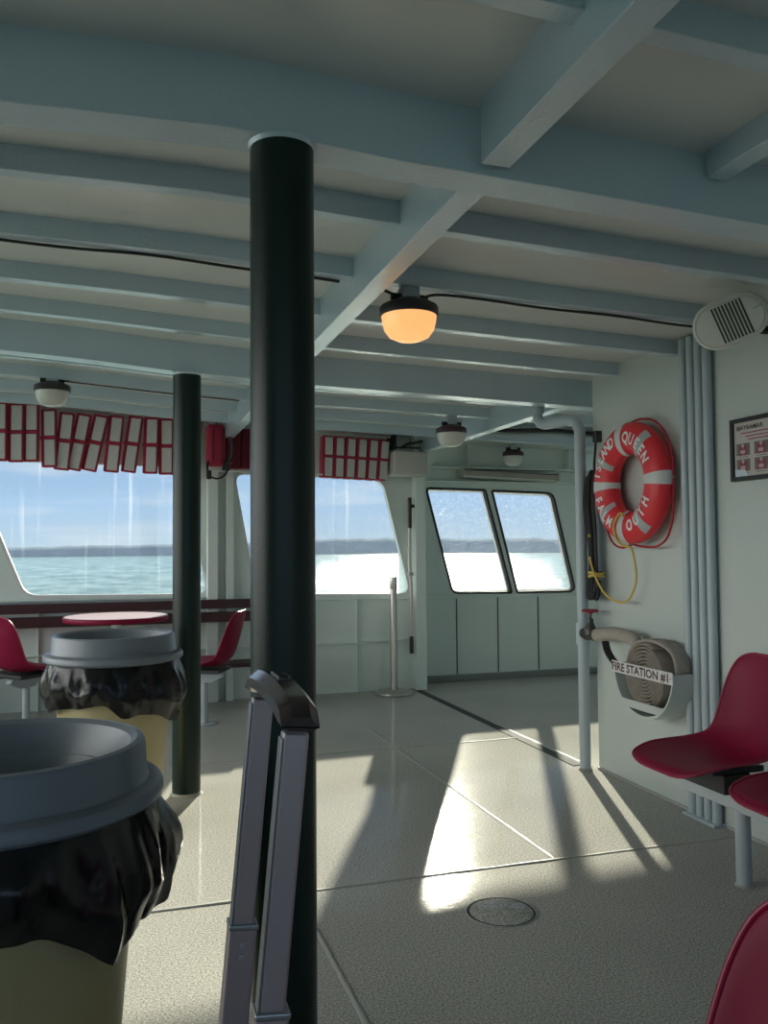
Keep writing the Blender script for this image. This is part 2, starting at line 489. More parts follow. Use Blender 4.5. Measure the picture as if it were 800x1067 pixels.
long_beam(2.535, 2.61, 4.57, 7.15, .088)
long_beam(1.436, 1.495, -3.3, 1.80, .0, 'small_girder')

# ------------------------------------------------------------------ walls
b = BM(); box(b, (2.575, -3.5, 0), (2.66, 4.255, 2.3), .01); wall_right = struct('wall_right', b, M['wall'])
b = BM(); box(b, (2.5665, -3.5, 0), (2.577, 4.25, .012)); part('floor_weld', b, M['seam'], wall_right)
b = BM(); box(b, (4.75, 4.2, 0), (4.8, 7.6, 2.3)); struct('wall_recess', b, M['wall2'])
b = BM(); box(b, (2.66, 4.2, 0), (4.8, 4.25, 2.25)); struct('wall_recess_rear', b, M['wall2'])
b = BM(); box(b, (-3.4, -3.5, 0), (-3.35, 7.6, .75)); struct('wall_left', b, M['wall2'])
b = BM(); box(b, (-3.4, -3.5, .75), (-3.35, .8, 2.3)); struct('wall_left_light_block', b, M['wall2'])  # unseen upper part added to block side light and darken the rear
b = BM(); box(b, (-3.4, -3.5, 0), (2.6, -3.45, .75)); struct('wall_rear', b, M['wall2'])

YF, YR = 7.17, 7.47
def yz(pts, y): return [(p[0], y, p[1]) for p in pts]
W1 = [(-.70, .895), (.70, .875), (.50, 1.93), (-1.12, 1.96)]
W2 = [(1.10, .862), (2.475, .835), (2.225, 1.855), (.915, 1.885)]
W3 = [(3.0, .822), (3.602, .812), (3.340, 1.790), (2.745, 1.800)]
W4 = [(3.668, .812), (4.29, .808), (4.062, 1.768), (3.418, 1.785)]
W0 = [(-2.85, .91), (-1.42, .90), (-1.75, 1.97), (-3.2, 2.0)]
R1 = [.10, .10, .12, .10]
h0 = round_poly(W0, .1); h1 = round_poly(W1, R1); h2 = round_poly(W2, [.1, .11, .11, .1])
h3 = round_poly(W3, [.05, .012, .012, .04]); h4 = round_poly(W4, [.012, .07, .07, .012])
b = BM(); plate_with_holes(b, [(-3.4, YF, 0), (2.52, YF, 0), (2.52, YF, 2.42), (-3.4, YF, 2.45)], [yz(h, YF) for h in (h0, h1, h2)], (0, .05, 0))
wall_front = struct('wall_front', b, M['wall2'])
b = BM(); plate_with_holes(b, [(2.58, YR, 0), (4.8, YR, 0), (4.8, YR, 2.42), (2.58, YR, 2.42)], [yz(h3, YR), yz(h4, YR)], (0, .05, 0))
wall_bay = struct('wall_front_bay', b, M['wall2'])
# stiffeners and posts that are welded to the front wall
b = BM(); box(b, (2.488, 7.06, 0), (2.585, 7.56, 2.4), .006); part('corner_post', b, M['wall2'], wall_front)
b = BM(); box(b, (.688, 7.07, 0), (.775, 7.172, 2.4), .006); part('frame_post', b, M['wall2'], wall_front)
b = BM(); box(b, (.842, 7.10, 0), (.905, 7.172, 2.4), .005); part('frame_post', b, M['wall2'], wall_front)
b = BM(); box(b, (-1.5, 7.07, 0), (-1.41, 7.172, 2.4), .006); part('frame_post', b, M['wall2'], wall_front)
b = BM(); box(b, (.9, 7.135, .425), (2.49, 7.172, .433), .001); part('wall_stiffener', b, M['wall2'], wall_front)
b = BM(); box(b, (-3.35, 7.135, .425), (.69, 7.172, .433), .001); part('wall_stiffener', b, M['wall2'], wall_front)
for x in (-.6, .2, 1.42, 1.97):
    b = BM(); box(b, (x-.004, 7.137, 0), (x+.004, 7.172, .80), .001); part('wall_stiffener', b, M['wall2'], wall_front)
b = BM(); prism(b, [(-3.35, 7.12, .865), (-3.35, 7.172, .865), (-3.35, 7.172, .85), (-3.35, 7.12, .855)], (4.04, 0, -.005)); part('sill_ledge', b, M['wall2'], wall_front)
b = BM(); prism(b, [(.905, 7.13, .825), (.905, 7.172, .825), (.905, 7.172, .81), (.905, 7.13, .815)], (1.58, 0, -.02)); part('sill_ledge', b, M['wall2'], wall_front)
# bay wall: panel joints, mid rail, base coaming, header
for x in (3.034, 3.457, 3.884, 4.35):
    b = BM(); box(b, (x-.004, 7.463, .06), (x+.004, 7.472, .765)); part('panel_joint', b, M['strip'], wall_bay)
b = BM(); box(b, (2.585, 7.458, .765), (4.75, 7.472, .785), .003); part('panel_rail', b, M['wall2'], wall_bay)
b = BM(); box(b, (2.585, 7.40, 0), (4.75, 7.472, .055), .006); part('base_coaming', b, M['rubber_strip'], wall_bay)
b = BM(); box(b, (2.585, 7.40, 1.862), (4.75, 7.472, 1.872), .002); part('header_ledge', b, M['wall2'], wall_bay)
b = BM(); box(b, (2.66, 7.36, 1.985), (4.75, 7.472, 2.0), .002); part('header_ledge', b, M['wall2'], wall_bay)
for x in (3.13, 4.2):
    b = BM(); box(b, (x, 7.37, 2.0), (x+.012, 7.472, 2.26), .002); part('header_bracket', b, M['wall2'], wall_bay)

def ring_frame(b, outer, inner, y, depth):
    n = len(outer)
    A = [b.verts.new((p[0], y, p[1])) for p in outer]; B = [b.verts.new((p[0], y, p[1])) for p in inner]
    A2 = [b.verts.new((p[0], y+depth, p[1])) for p in outer]; B2 = [b.verts.new((p[0], y+depth, p[1])) for p in inner]
    for i in range(n):
        j = (i+1) % n
        b.faces.new((A[i], A[j], B[j], B[i])); b.faces.new((A2[i], A2[j], B2[j], B2[i]))
        b.faces.new((A[i], A[j], A2[j], A2[i])); b.faces.new((B[i], B[j], B2[j], B2[i]))

def window(n, poly, y, gmat, frame_m, fw, proud):
    w = link(bpy.data.objects.new('window_%d' % n, None)); w['kind'] = 'structure'
    w.location = (poly[0][0], y, poly[0][1])
    b = BM(); ring_frame(b, offset_poly(poly, fw), offset_poly(poly, -.006), y-proud, proud+.056)
    part('window_frame', b, frame_m, w)
    b = BM(); prism(b, yz(offset_poly(poly, .002), y+.028), (0, .006, 0))
    part('window_pane', b, gmat, w)
    return w
window(1, h1, YF, M['glassA'], M['white'], .018, .008)
window(2, h2, YF, M['glassB'], M['white'], .018, .008)
window(3, h3, YR, M['glassC'], M['black'], .014, .008)
window(4, h4, YR, M['glassC'], M['black'], .014, .008)
window(5, h0, YF, M['glassA'], M['white'], .018, .008)
# added translucent strip standing in for the sunlit edge of the bay windows
def litedge_frame(poly, y, parent):
    b = BM(); ring_frame(b, offset_poly(poly, -.004), offset_poly(poly, -.022), y+.046, .006)
    part('litedge_strip', b, M['litedge'], parent)
litedge_frame(h3, YR, bpy.data.objects['window_3']); litedge_frame(h4, YR, bpy.data.objects['window_4'])

# ------------------------------------------------------------------ pillars
def pillar(x, y, top, label, r=.0715):
    t = thing('steel_pillar', label, 'pillar', (x, y, 0), 'dark green pillars')
    b = BM(); lathe(b, [(r, .0), (r, top)], (x, y, 0), 48, cap0=True, cap1=True)
    part('pillar_tube', b, M['pillar'], t, smooth=True, angle=60)
    b = BM(); lathe(b, [(r+.012, .001), (r+.006, .006), (r, .014)], (x, y, 0), 40); part('base_weld', b, M['seam'], t, smooth=True, angle=60)
    b = BM(); lathe(b, [(r, top-.010), (r+.003, top-.004), (r+.005, top)], (x, y, 0), 40); part('top_weld', b, M['beam'], t, smooth=True, angle=60)
pillar(.346, 1.865, zs(.346, Y1)-.092, 'nearest dark green round steel pillar behind the luggage handle')
pillar(.333, 4.505, zs(.333, Y2)-.092, 'farther dark green round steel pillar beside the second trash can')

# ------------------------------------------------------------------ deck hatch
t = thing('deck_hatch', 'flush round grey plate with a dark rim groove set in the deck', 'hatch', (1.255, 2.715, 0))
b = BM(); lathe(b, [(.0, .0022), (.105, .0022), (.108, .0012)], (1.255, 2.715, 0), 48); part('hatch_cover', b, M['floor'], t, smooth=True, angle=30)
b = BM(); lathe(b, [(.109, .0008), (.110, .0016), (.116, .0016), (.117, .0008)], (1.255, 2.715, 0), 48); part('hatch_groove', b, M['strip'], t)
b = BM(); lathe(b, [(.117, .0006), (.118, .0024), (.122, .0024), (.123, .0006)], (1.255, 2.715, 0), 48); part('hatch_rim', b, M['seam'], t, smooth=True)

# ------------------------------------------------------------------ trash cans and liners
def trash_can(loc, label, liner_label, seed, corner_a, rz=0.0):
    t = thing('trash_can', label, 'trash can', loc, 'trash cans', rz)
    b = BM()
    prof = [(.0, .006), (.185, .006), (.2, .02), (.205, .05), (.221, .25), (.241, .5), (.258, .72), (.268, .725), (.268, .75), (.255, .75), (.236, .5), (.2, .04), (.0, .03)]
    lathe(b, prof, n=56); part('can_body', b, M['can'], t, False, True, 35)
    b = BM()
    prof = [(.262, .745), (.296, .755), (.305, .763), (.305, .776), (.300, .786), (.290, .790), (.276, .793), (.272, .800), (.268, .860), (.264, .868), (.252, .870), (.240, .862), (.215, .80), (.200, .755), (.195, .755), (.21, .80), (.252, .80), (.262, .745)]
    lathe(b, prof, n=72); part('lid', b, M['lid'], t, False, True, 32)
    rnd = random.Random(seed)
    ph = [rnd.uniform(0, 6.28) for _ in range(8)]
    g = BM(); n = 160; rows = 16; rings = []
    for i in range(rows+1):
        v = i/rows; ring = []
        for k in range(n):
            a = 2*PI*k/n
            ln = .205+.022*math.sin(2*a+ph[0])+.018*math.sin(3*a+ph[1])+.007*math.sin(8*a+ph[2])
            da = (a-corner_a+PI) % (2*PI)-PI
            flare = math.exp(-(da/.2)**2)
            ln += .035*math.exp(-((da+.9)/.16)**2)+.02*flare
            z = .762-v*ln
            pleat = .006*math.sin(11*a+ph[3]+2*v)+.004*math.sin(23*a+ph[4]-3*v)+.002*math.sin(43*a+ph[5]+5*v*math.sin(3*a))
            fold = abs(math.sin(4*a+ph[6]+1.5*v))*.016
            rr = .278+(.022*math.sin(v*PI*.62))+(pleat+fold)*min(1, v*2.5)-.026*max(0, v-.7)/.3+flare*.036*math.sin(min(1, v*1.25)*PI*.75)
            rr += .004*math.sin(90*v+9*a+ph[7])*v
            ring.append(g.verts.new((rr*math.cos(a), rr*math.sin(a), z)))
        rings.append(ring)
    for i in range(3):        # the film tucked back in under the hem
        q = [.268, .262, .256][i]
        ring = [g.verts.new((q*math.cos(2*PI*k/n), q*math.sin(2*PI*k/n), rings[rows][k].co.z+.012+.05*i)) for k in range(n)]
        rings.append(ring)
    for A, B in zip(rings, rings[1:]):
        for k in range(n):
            j = (k+1) % n; g.faces.new((A[k], A[j], B[j], B[k]))
    o = part('bin_liner', g, M['bag'], None, False, True, 28)
    o.location = loc; o.rotation_euler = (0, 0, rz)
    tag(o, liner_label, 'trash bag', 'trash can liners')
trash_can((-.215, 1.97-.13, 0), 'nearest beige trash can with grey ring lid at the left edge', 'black plastic liner hanging over the rim of the nearest trash can', 3, .15)
trash_can((-.02, 4.075, 0), 'second beige trash can with grey ring lid beside the farther green pillar', 'black plastic liner folded over the second trash can beside the farther pillar', 11, -.55)

# ------------------------------------------------------------------ moulded seat shell
STN = [(.258, .404, .085, -.006), (.254, .414, .135, -.006), (.235, .428, .182, -.004), (.195, .436, .207, .0), (.13, .438, .222, .008), (.05, .432, .226, .016),
       (-.04, .427, .22, .022), (-.115, .434, .207, .026), (-.165, .458, .192, .028), (-.195, .505, .183, .028), (-.214, .56, .181, .026), (-.232, .625, .181, .022),
       (-.249, .69, .176, .018), (-.263, .745, .163, .013), (-.272, .78, .142, .008), (-.277, .798, .112, .004), (-.279, .806, .075, .002)]
def shell_mesh():
    b = BM(); n = 12; rows = []
    for i, (y, z, hw, curl) in enumerate(STN):
        a = STN[max(i-1, 0)]; c = STN[min(i+1, len(STN)-1)]
        ty, tz = c[0]-a[0], c[1]-a[1]; l = math.hypot(ty, tz)
        ny, nz = (tz/l, -ty/l)
        row = []
        for k in range(n+1):
            u = -1+2*k/n
            d = curl*(abs(u)**2.6)*1.5-.012*(1-u*u)*(1 if 3 <= i <= 12 else 0)
            row.append(b.verts.new((u*hw, y+ny*d, z+nz*d)))
        rows.append(row)
    for A, B in zip(rows, rows[1:]):
        for k in range(n): b.faces.new((A[k], A[k+1], B[k+1], B[k]))
    bmesh.ops.recalc_face_normals(b, faces=b.faces[:])
    rim = [v.co.copy() for v in rows[0]]+[r_[-1].co.copy() for r_ in rows[1:-1]]+[v.co.copy() for v in reversed(rows[-1])]+[r_[0].co.copy() for r_ in reversed(rows[1:-1])]
    return b, rim
def add_shell(parent, loc=(0, 0, 0), rz=0.0):
    b, rim = shell_mesh()
    o = part('seat_shell', b, M['red'], parent, False, True, 180)
    o.location = loc; o.rotation_euler = (0, 0, rz)
    s = o.modifiers.new('solid', 'SOLIDIFY'); s.thickness = .007; s.offset = 0
    s = o.modifiers.new('smooth', 'SUBSURF'); s.levels = 1; s.render_levels = 2
    b = BM(); tube(b, smoothpath(rim, 3, True), .0052, 8, closed=True)
    part('seat_rim', b, M['redrim'], o, False, True, 180)
    return o

def seat_row(name, label, x, ys, leg_y, y0, y1, grp=None):
    t = thing(name, label, 'seating', (x, ys[0], 0), grp)
    for y in ys:
        add_shell(t, (0, y-ys[0], 0), PI/2)
        b = BM()
        box(b, (x-.10, y-.13, .395), (x+.13, y-.09, .418), .003); box(b, (x-.10, y+.09, .395), (x+.13, y+.13, .418), .003)
        box(b, (x-.06, y-.14, .325), (x+.06, y+.14, .397), .004)
        part('seat_bracket', b, M['darksteel'], t)
    b = BM(); box(b, (x-.03, y0, .272), (x+.03, y1, .326), .005); part('seat_beam', b, M['legsteel'], t)
    for ly in leg_y:
        b = BM(); lathe(b, [(.028, .0), (.028, .274)], (x, ly, 0), 28, cap0=True, cap1=True)
        lg = part('leg', b, M['legsteel'], t, smooth=True, angle=60)
        b = BM(); lathe(b, [(.034, .001), (.031, .006), (.028, .010)], (x, ly, 0), 28); part('foot_weld', b, M['seam'], lg, smooth=True)
    return t
seat_row('beam_seat_row', 'row of crimson moulded seats on grey steel legs along the right wall', 2.195, [2.80, 2.235], [2.638, 1.98], 1.9, 2.96, 'beam seating')
seat_row('beam_seat_row', 'crimson moulded seat nearest the camera in the lower right corner', .548, [.785, .22], [.54], .05, .98, 'beam seating')

# ------------------------------------------------------------------ luggage with pull handle
lt = thing('rolling_suitcase', 'suitcase with extended maroon grip and dark telescopic handle before the nearest pillar', 'suitcase', (.036, .775, 0))
lt.rotation_euler = (0, math.radians(5.3), 0)
b = BM(); box(b, (-.14, -.2, .06), (.115, .2, .60), .035, seg=3); body = part('suitcase_body', b, M['luggage'], lt, False, True, 35)
b = BM(); box(b, (-.146, -.16, .12), (-.136, .16, .5), .004); part('front_pocket', b, M['luggage'], body, False)
for sx in (-.1, .08):
    for sy in (-.16, .16):
        b = BM(); lathe(b, [(.0, -.012), (.024, -.012), (.027, -.006), (.027, .006), (.024, .012), (.0, .012)], (sx, sy, .031), 24, 'Y'); w = part('wheel', b, M['black'], lt, False, True, 40)
        b = BM(); box(b, (sx-.02, sy-.016, .05), (sx+.02, sy+.016, .066), .003); part('wheel_fork', b, M['black'], w, False)
for sy in (-.082, .084):
    b = BM(); box(b, (-.0105, sy-.0075, .58), (.0105, sy+.0075, 1.105), .0022); tu = part('handle_tube', b, M['handle'], lt, False)
    b = BM(); box(b, (-.0122, sy-.0068, .62), (-.0103, sy+.0068, 1.10), .0006); part('tube_edge', b, M['handleside'], tu, False)
    b = BM(); box(b, (-.0135, sy-.0105, .58), (.0135, sy+.0105, .885), .0022); sl = part('handle_sleeve', b, M['handle'], lt, False)
    b = BM(); box(b, (-.0145, sy-.0115, .881), (.0145, sy+.0115, .8865), .0015); part('sleeve_collar', b, M['handleside'], sl, False)
    for z in (.857, .868):
        b = BM(); box(b, (-.0022, sy-.0117, z-.0026), (.0026, sy-.0100, z+.0026), .0006); part('lock_pin', b, M['pin'], sl, False)
gp = []
b = BM(); rings = []
for i in range(15):
    u = -1+2*i/14
    y = .001+u*.103; zc = 1.117+.0085*(1-u*u)-.006*max(0, abs(u)-.85)/.15
    hx = .0155+.002*(1-u*u); hz = .0125-.004*max(0, abs(u)-.86)/.14
    zl = 1.117+.0125*(1-abs(u)**3)-hz
    zt = zc+hz
    pr = [(-hx, zl+.004), (-hx, zt-.008), (-hx*.5, zt), (hx*.5, zt), (hx, zt-.008), (hx, zl+.004), (hx*.6, zl), (-hx*.6, zl)]
    rings.append([b.verts.new((q[0], y, q[1])) for q in pr])
for A, B in zip(rings, rings[1:]):
    for k in range(8): b.faces.new((A[k], A[(k+1) % 8], B[(k+1) % 8], B[k]))
b.faces.new(rings[0]); b.faces.new(rings[-1])
g = part('handle_grip', b, M['grip'], lt, False, True, 32)
b = BM(); box(b, (-.006, -.02, 1.1365), (.006, .02, 1.1405), .0015); part('release_button', b, M['grip'], g, False)

# ------------------------------------------------------------------ table and its two chairs
t = thing('round_table', 'round red pedestal table below the left window', 'table', (-.02, 6.38, 0))
b = BM(); lathe(b, [(.0, .742), (.345, .742), (.358, .747), (.362, .757), (.362, .768), (.358, .776), (.350, .779), (.0, .779)], (-.02, 6.38, 0), 64); top = part('table_top', b, M['red'], t, smooth=True, angle=35)
b = BM(); lathe(b, [(.352, .7786), (.350, .7802), (.0, .7802)], (-.02, 6.38, 0), 64); part('glare_surface', b, M['glare'], top, smooth=True, angle=35, label='pale pink laminate surface')  # thin disc that carries the painted glare
b = BM(); lathe(b, [(.0, .742), (.1, .742), (.1, .735), (.034, .73), (.034, .02), (.16, .012), (.17, .0), (.0, .0)], (-.02, 6.38, 0), 32); part('pedestal', b, M['white'], t, smooth=True, angle=35)
def shell_chair(loc, rz, label):
    t = thing('shell_chair', label, 'chair', loc, 'chairs at the round table', rz)
    add_shell(t)
    b = BM(); box(b, (-.13, -.15, .375), (.13, .13, .40), .004); part('seat_bracket', b, M['darksteel'], t, False)
    b = BM(); prism(b, [(-.025, -.15, .345), (-.025, -.11, .378), (-.025, .11, .378), (-.025, .06, .30), (-.025, -.06, .30)], (.05, 0, 0)); part('seat_arm', b, M['legsteel'], t, False)
    b = BM(); lathe(b, [(.025, .0), (.025, .32)], (0, 0, 0), 24, cap0=True, cap1=True); lg = part('leg', b, M['legsteel'], t, False, True, 50)
    b = BM(); lathe(b, [(.0, .0), (.085, .0), (.085, .008), (.03, .014), (.025, .03)], (0, 0, 0), 24); part('foot_flange', b, M['legsteel'], lg, False, True, 30)
shell_chair((-.615, 6.43, 0), -PI/4, 'red moulded chair left of the round table with its back to the camera')
shell_chair((.585, 6.23, 0), PI/2-.45, 'red moulded chair seen from the side between the two green pillars')

# ------------------------------------------------------------------ slatted bench along the front wall
t = thing('slatted_bench', 'long dark maroon slatted bench against the wall below the left window', 'bench', (-.9, 6.95, 0))
for z0, z1 in ((.765, .838), (.655, .738)):
    b = BM(); box(b, (-3.2, 7.025, z0), (1.42, 7.062, z1), .005); part('back_board', b, M['wood'], t)
for y0, y1 in ((6.70, 6.80), (6.83, 6.95)):
    b = BM(); box(b, (-3.2, y0, .325), (1.42, y1, .358), .005); part('seat_board', b, M['wood'], t)
for x in (-2.8, -1.2, .45, 1.3):
    b = BM(); box(b, (x-.02, 6.72, .29), (x+.02, 7.03, .326), .003); box(b, (x-.02, 6.72, 0), (x+.02, 6.76, .292), .003); box(b, (x-.02, 7.0, .29), (x+.02, 7.026, .83), .003)
    part('bench_bracket', b, M['legsteel'], t)

# ------------------------------------------------------------------ life jackets in the overhead racks
def life_jacket(w=.116, h=.45, d=.045, dark=False):
    t = thing('life_jacket', '', 'life jacket', (0, 0, 0))
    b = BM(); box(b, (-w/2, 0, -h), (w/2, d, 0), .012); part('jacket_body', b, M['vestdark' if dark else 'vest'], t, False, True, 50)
    if not dark:
        pw = w*.68
        for z0, z1 in ((-h*.965, -h*.53), (-h*.46, -h*.045)):
            b = BM(); box(b, (-pw/2+.012, -.010, z0), (pw/2+.012, .006, z1), .004); part('foam_panel', b, M['panel'], t, False)
        b = BM(); box(b, (-w/2-.002, -.008, -h*.525), (w/2+.002, .004, -h*.47), .002); part('belt', b, M['vest'], t, False)
    return t
JK = [  # x, z top, tilt
    (-.875, 2.405, 0), (-.76, 2.40, .0), (-.655, 2.405, .0), (-.53, 2.365, -.02), (-.395, 2.345, .10), (-.27, 2.34, .20), (-.145, 2.335, .22), (-.03, 2.335, .10),
    (.115, 2.335, .14), (.235, 2.33, .03), (.345, 2.325, .0), (.46, 2.32, .04), (.575, 2.315, .12)]
WORDS = ['leftmost red and white life jacket at the left edge of the overhead rack', 'second life jacket from the left in the rack over the left window',
         'third life jacket from the left in the rack, beside the left ceiling lamp', 'fourth life jacket from the left, hanging just right of the left ceiling lamp',
         'fifth life jacket from the left in the rack over the left window', 'sixth life jacket from the left, tilted, over the left window',
         'seventh life jacket from the left, tilted, over the left window', 'eighth life jacket from the left, over the middle of the left window',
         'ninth life jacket from the left in the rack over the left window', 'last but one life jacket left of the farther green pillar',
         'life jacket directly left of the farther green pillar', 'life jacket hidden mostly behind the farther green pillar', 'life jacket between the farther green pillar and the red bag']
for i, (x, z, a) in enumerate(JK):
    o = life_jacket()
    o.location = (x, 6.95, z-.03); o.rotation_euler = (0, a, -.30+.04*math.sin(i*2.1))
    tag(o, WORDS[i], 'life jacket', 'life jackets over the left window')
W2L = ['life jacket next to the right side of the nearest pillar, over the middle window', 'second life jacket right of the nearest pillar over the middle window',
       'third life jacket right of the nearest pillar over the middle window', 'fourth life jacket right of the nearest pillar over the middle window',
       'last but one life jacket at the right end over the middle window', 'rightmost life jacket in the rack over the middle window']
for i in range(6):
    o = life_jacket(.094, .355, .11)
    o.location = (1.675+.1*i, 6.95, 2.20-.004*i); o.rotation_euler = (0, .03+.012*i, 0)
    tag(o, W2L[i], 'life jacket', 'life jackets over the middle window')
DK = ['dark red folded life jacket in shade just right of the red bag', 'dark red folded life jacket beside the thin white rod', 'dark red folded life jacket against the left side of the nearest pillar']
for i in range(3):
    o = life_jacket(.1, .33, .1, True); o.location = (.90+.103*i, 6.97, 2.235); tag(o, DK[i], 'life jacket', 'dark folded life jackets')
t = thing('jacket_rack', 'thin white steel rod rack holding the life jackets under the overhead', 'rack', (.9, 7.0, 1.9))
b = BM(); tube(b, [(.66, 6.925, 1.885), (1.62, 6.925, 1.865)], .007, 8); part('rack_rail', b, M['white'], t, smooth=True)
b = BM(); tube(b, [(1.02, 6.925, 1.875), (1.02, 6.925, 2.34)], .006, 8); part('rack_rod', b, M['white'], t, smooth=True)
b = BM(); tube(b, [(-1.6, 7.06, 2.345), (2.28, 7.06, 2.215)], .008, 8); part('rack_rail', b, M['white'], t, smooth=True)
b = BM(); box(b, (2.262, 6.93, 2.10), (2.276, 7.16, 2.23), .002); part('rack_end', b, M['darksteel'], t)

# red bag with black straps, hanging by the frame post
t = thing('hanging_bag', 'crimson soft bag with black straps hanging between the two pillars', 'bag', (.745, 6.84, 1.9))
b = BM(); box(b, (.655, 6.80, 1.905), (.805, 6.92, 2.245), .04, seg=4)
part('bag_body', b, M['vest'], t, smooth=True, angle=180)
b = BM(); box(b, (.70, 6.793, 1.95), (.712, 6.803, 2.20), .002); box(b, (.765, 6.793, 1.94), (.785, 6.803, 2.21), .002); part('front_strap', b, M['vestdark'], t)
b = BM(); box(b, (.805, 6.83, 1.93), (.87, 6.91, 2.22), .025, seg=3); part('side_pouch', b, M['vestdark'], t, smooth=True, angle=60)
b = BM(); tube(b, smoothpath([(.79, 6.83, 2.2), (.835, 6.79, 2.13), (.85, 6.785, 2.03), (.82, 6.80, 1.94), (.79, 6.83, 1.91)], 6), .012, 8, flat=(.016, .005)); part('shoulder_strap', b, M['blkrope'], t, smooth=True)
b = BM(); tube(b, smoothpath([(.68, 6.83, 1.97), (.66, 6.80, 1.90), (.675, 6.79, 1.83), (.73, 6.785, 1.805), (.79, 6.79, 1.83), (.825, 6.80, 1.90), (.80, 6.82, 1.95)], 6), .01, 8, flat=(.015, .006)); part('bottom_strap', b, M['blkrope'], t, smooth=True)
b = BM(); box(b, (.653, 6.775, 1.80), (.69, 6.80, 1.87), .004); box(b, (.775, 6.78, 1.87), (.835, 6.80, 1.92), .004); part('strap_buckle', b, M['black'], t)
b = BM(); tube(b, smoothpath([(.735, 6.86, 2.24), (.735, 6.88, 2.28), (.735, 6.9, 2.325)], 5), .006, 8); part('hang_loop', b, M['blkrope'], t, smooth=True)

# ------------------------------------------------------------------ ceiling lamps and the cable
def lamp(loc, r, label, lit, capm, zbeam, grp='round ceiling lamps'):
    x, y, z = loc                      # z: underside of the cap ring
    t = thing('ceiling_lamp', label, 'lamp', (x, y, zbeam), grp)
    b = BM(); box(b, (x-.035, y-.03, z+.055), (x+.035, y+.03, zbeam+.002), .005); part('junction_box', b, M['conduit'], t)
    for s in (-1, 1):
        b = BM(); lathe(b, [(.0, -.02), (.014, -.02), (.014, .02), (.0, .02)], (x+s*.05, y-.005, z+.068), 14, 'X'); part('cable_gland', b, M['black'], t, smooth=True)
    b = BM(); lathe(b, [(.0, .06), (r*.55, .058), (r*.8, .045), (r*.97, .035), (r, .028), (r, .002), (r*.96, -.002), (r*.9, -.002)], (x, y, z), 48); part('lamp_cap', b, capm, t, smooth=True, angle=35)
    b = BM(); lathe(b, [(r*.94, .0), (r*.92, -.02), (r*.85, -.052), (r*.68, -.078), (r*.4, -.092), (0, -.096)], (x, y, z), 48); part('lamp_globe', b, M['globelit'] if lit else M['globe'], t, smooth=True, angle=80)
    return t
lamp((1.027, 2.965, 2.112), .110, 'lit amber dome lamp in a black ring on the overhead beam', True, M['lampcap'], zs(1.03, 2.915)+.0)
lamp((-.402, 5.60, 2.232), .108, 'unlit white dome lamp at the left above the life jackets', False, M['lampcap'], zs(-.4, 5.57)+.0)
lamp((2.25, 5.60, 2.058), .110, 'unlit white dome lamp in a maroon ring above the hanging beige box', False, M['lampmaroon'], zs(2.25, 5.57)+.0)
lamp((3.52, 7.22, 2.098), .100, 'small unlit dome lamp farthest away above the twin slanted windows', False, M['lampmaroon'], 2.20)

def cable(pts, label, grp=None, r=.0055):
    P = []
    for p in pts: P.append(p)
    b = BM(); tube(b, smoothpath(P, 6), r, 8)
    o = part('ceiling_cable', b, M['cable'], None, smooth=True); tag(o, label, 'cable', grp); return o
yb = Y1+2*SP+.038
def cpt(x, dz=0): return (x, yb+.012, zs(x, yb)-.004+dz)
cable([cpt(-2, -.0), cpt(-1.2, -.004), cpt(-.6), cpt(-.2, -.005), cpt(.1), cpt(.4, -.006), cpt(.6), cpt(.76, -.002)], 'black cable along the beam underside left of the nearest pillar')
cable([(.90, yb, zs(.9, yb)-.01), (.955, yb-.01, 2.184), (.975, yb-.01, 2.18)], 'short black cable stub at the left side of the lit amber lamp')
cable([(1.08, yb-.01, 2.18), (1.14, yb, zs(1.14, yb)-.012), cpt(1.3), cpt(1.6, -.004), cpt(1.9), cpt(2.2, -.006), cpt(2.42)], 'black cable running from the lit amber lamp to the wall speaker')
yc = Y1+7*SP+.03
cable([(-.34, yc, zs(-.34, yc)-.004), (0, yc, zs(0, yc)-.006), (.35, yc, zs(.35, yc)-.004), (.75, yc, zs(.75, yc)-.006)], 'thin dark cable leading right from the left white ceiling lamp', None, .004)
for i, (zz, rr) in enumerate(((2.16, .018), (2.135, .012), (2.18, .012))):
    b = BM(); y0 = 5.95+.05*i
    tube(b, smoothpath([(2.62, y0, zz), (2.9, y0+.02, zz-.012), (3.25, y0, zz), (3.6, y0+.02, zz-.01), (4.2, y0, zz-.01)], 6), rr, 8)
    o = part('overhead_cable', b, M['cable' if i != 1 else 'conduit'], None, smooth=True)
    tag(o, ['thick black cable slung under the overhead behind the standpipe elbow', 'pale grey pipe slung below the black cables in the bay', 'thin black cable above the others in the bay overhead'][i], 'cable', 'bay overhead cables')

# ------------------------------------------------------------------ things by the front wall
t = thing('crowd_post', 'stainless crowd barrier post on a round base below the middle window', 'post', (2.25, 6.975, 0))
b = BM(); lathe(b, [(.0, .0), (.165, .0), (.168, .008), (.165, .018), (.15, .026), (.06, .034), (.034, .04), (.0, .04)], (2.25, 6.975, 0), 48); part('post_base', b, M['steel'], t, smooth=True, angle=35)
b = BM(); lathe(b, [(.031, .035), (.031, .90)], (2.25, 6.975, 0), 28); part('post_tube', b, M['steel'], t, smooth=True, angle=60)
b = BM(); lathe(b, [(.031, .895), (.034, .90), (.034, .985), (.031, 1.0), (.0, 1.002)], (2.25, 6.975, 0), 28); part('post_head', b, M['steel'], t, smooth=True, angle=40)

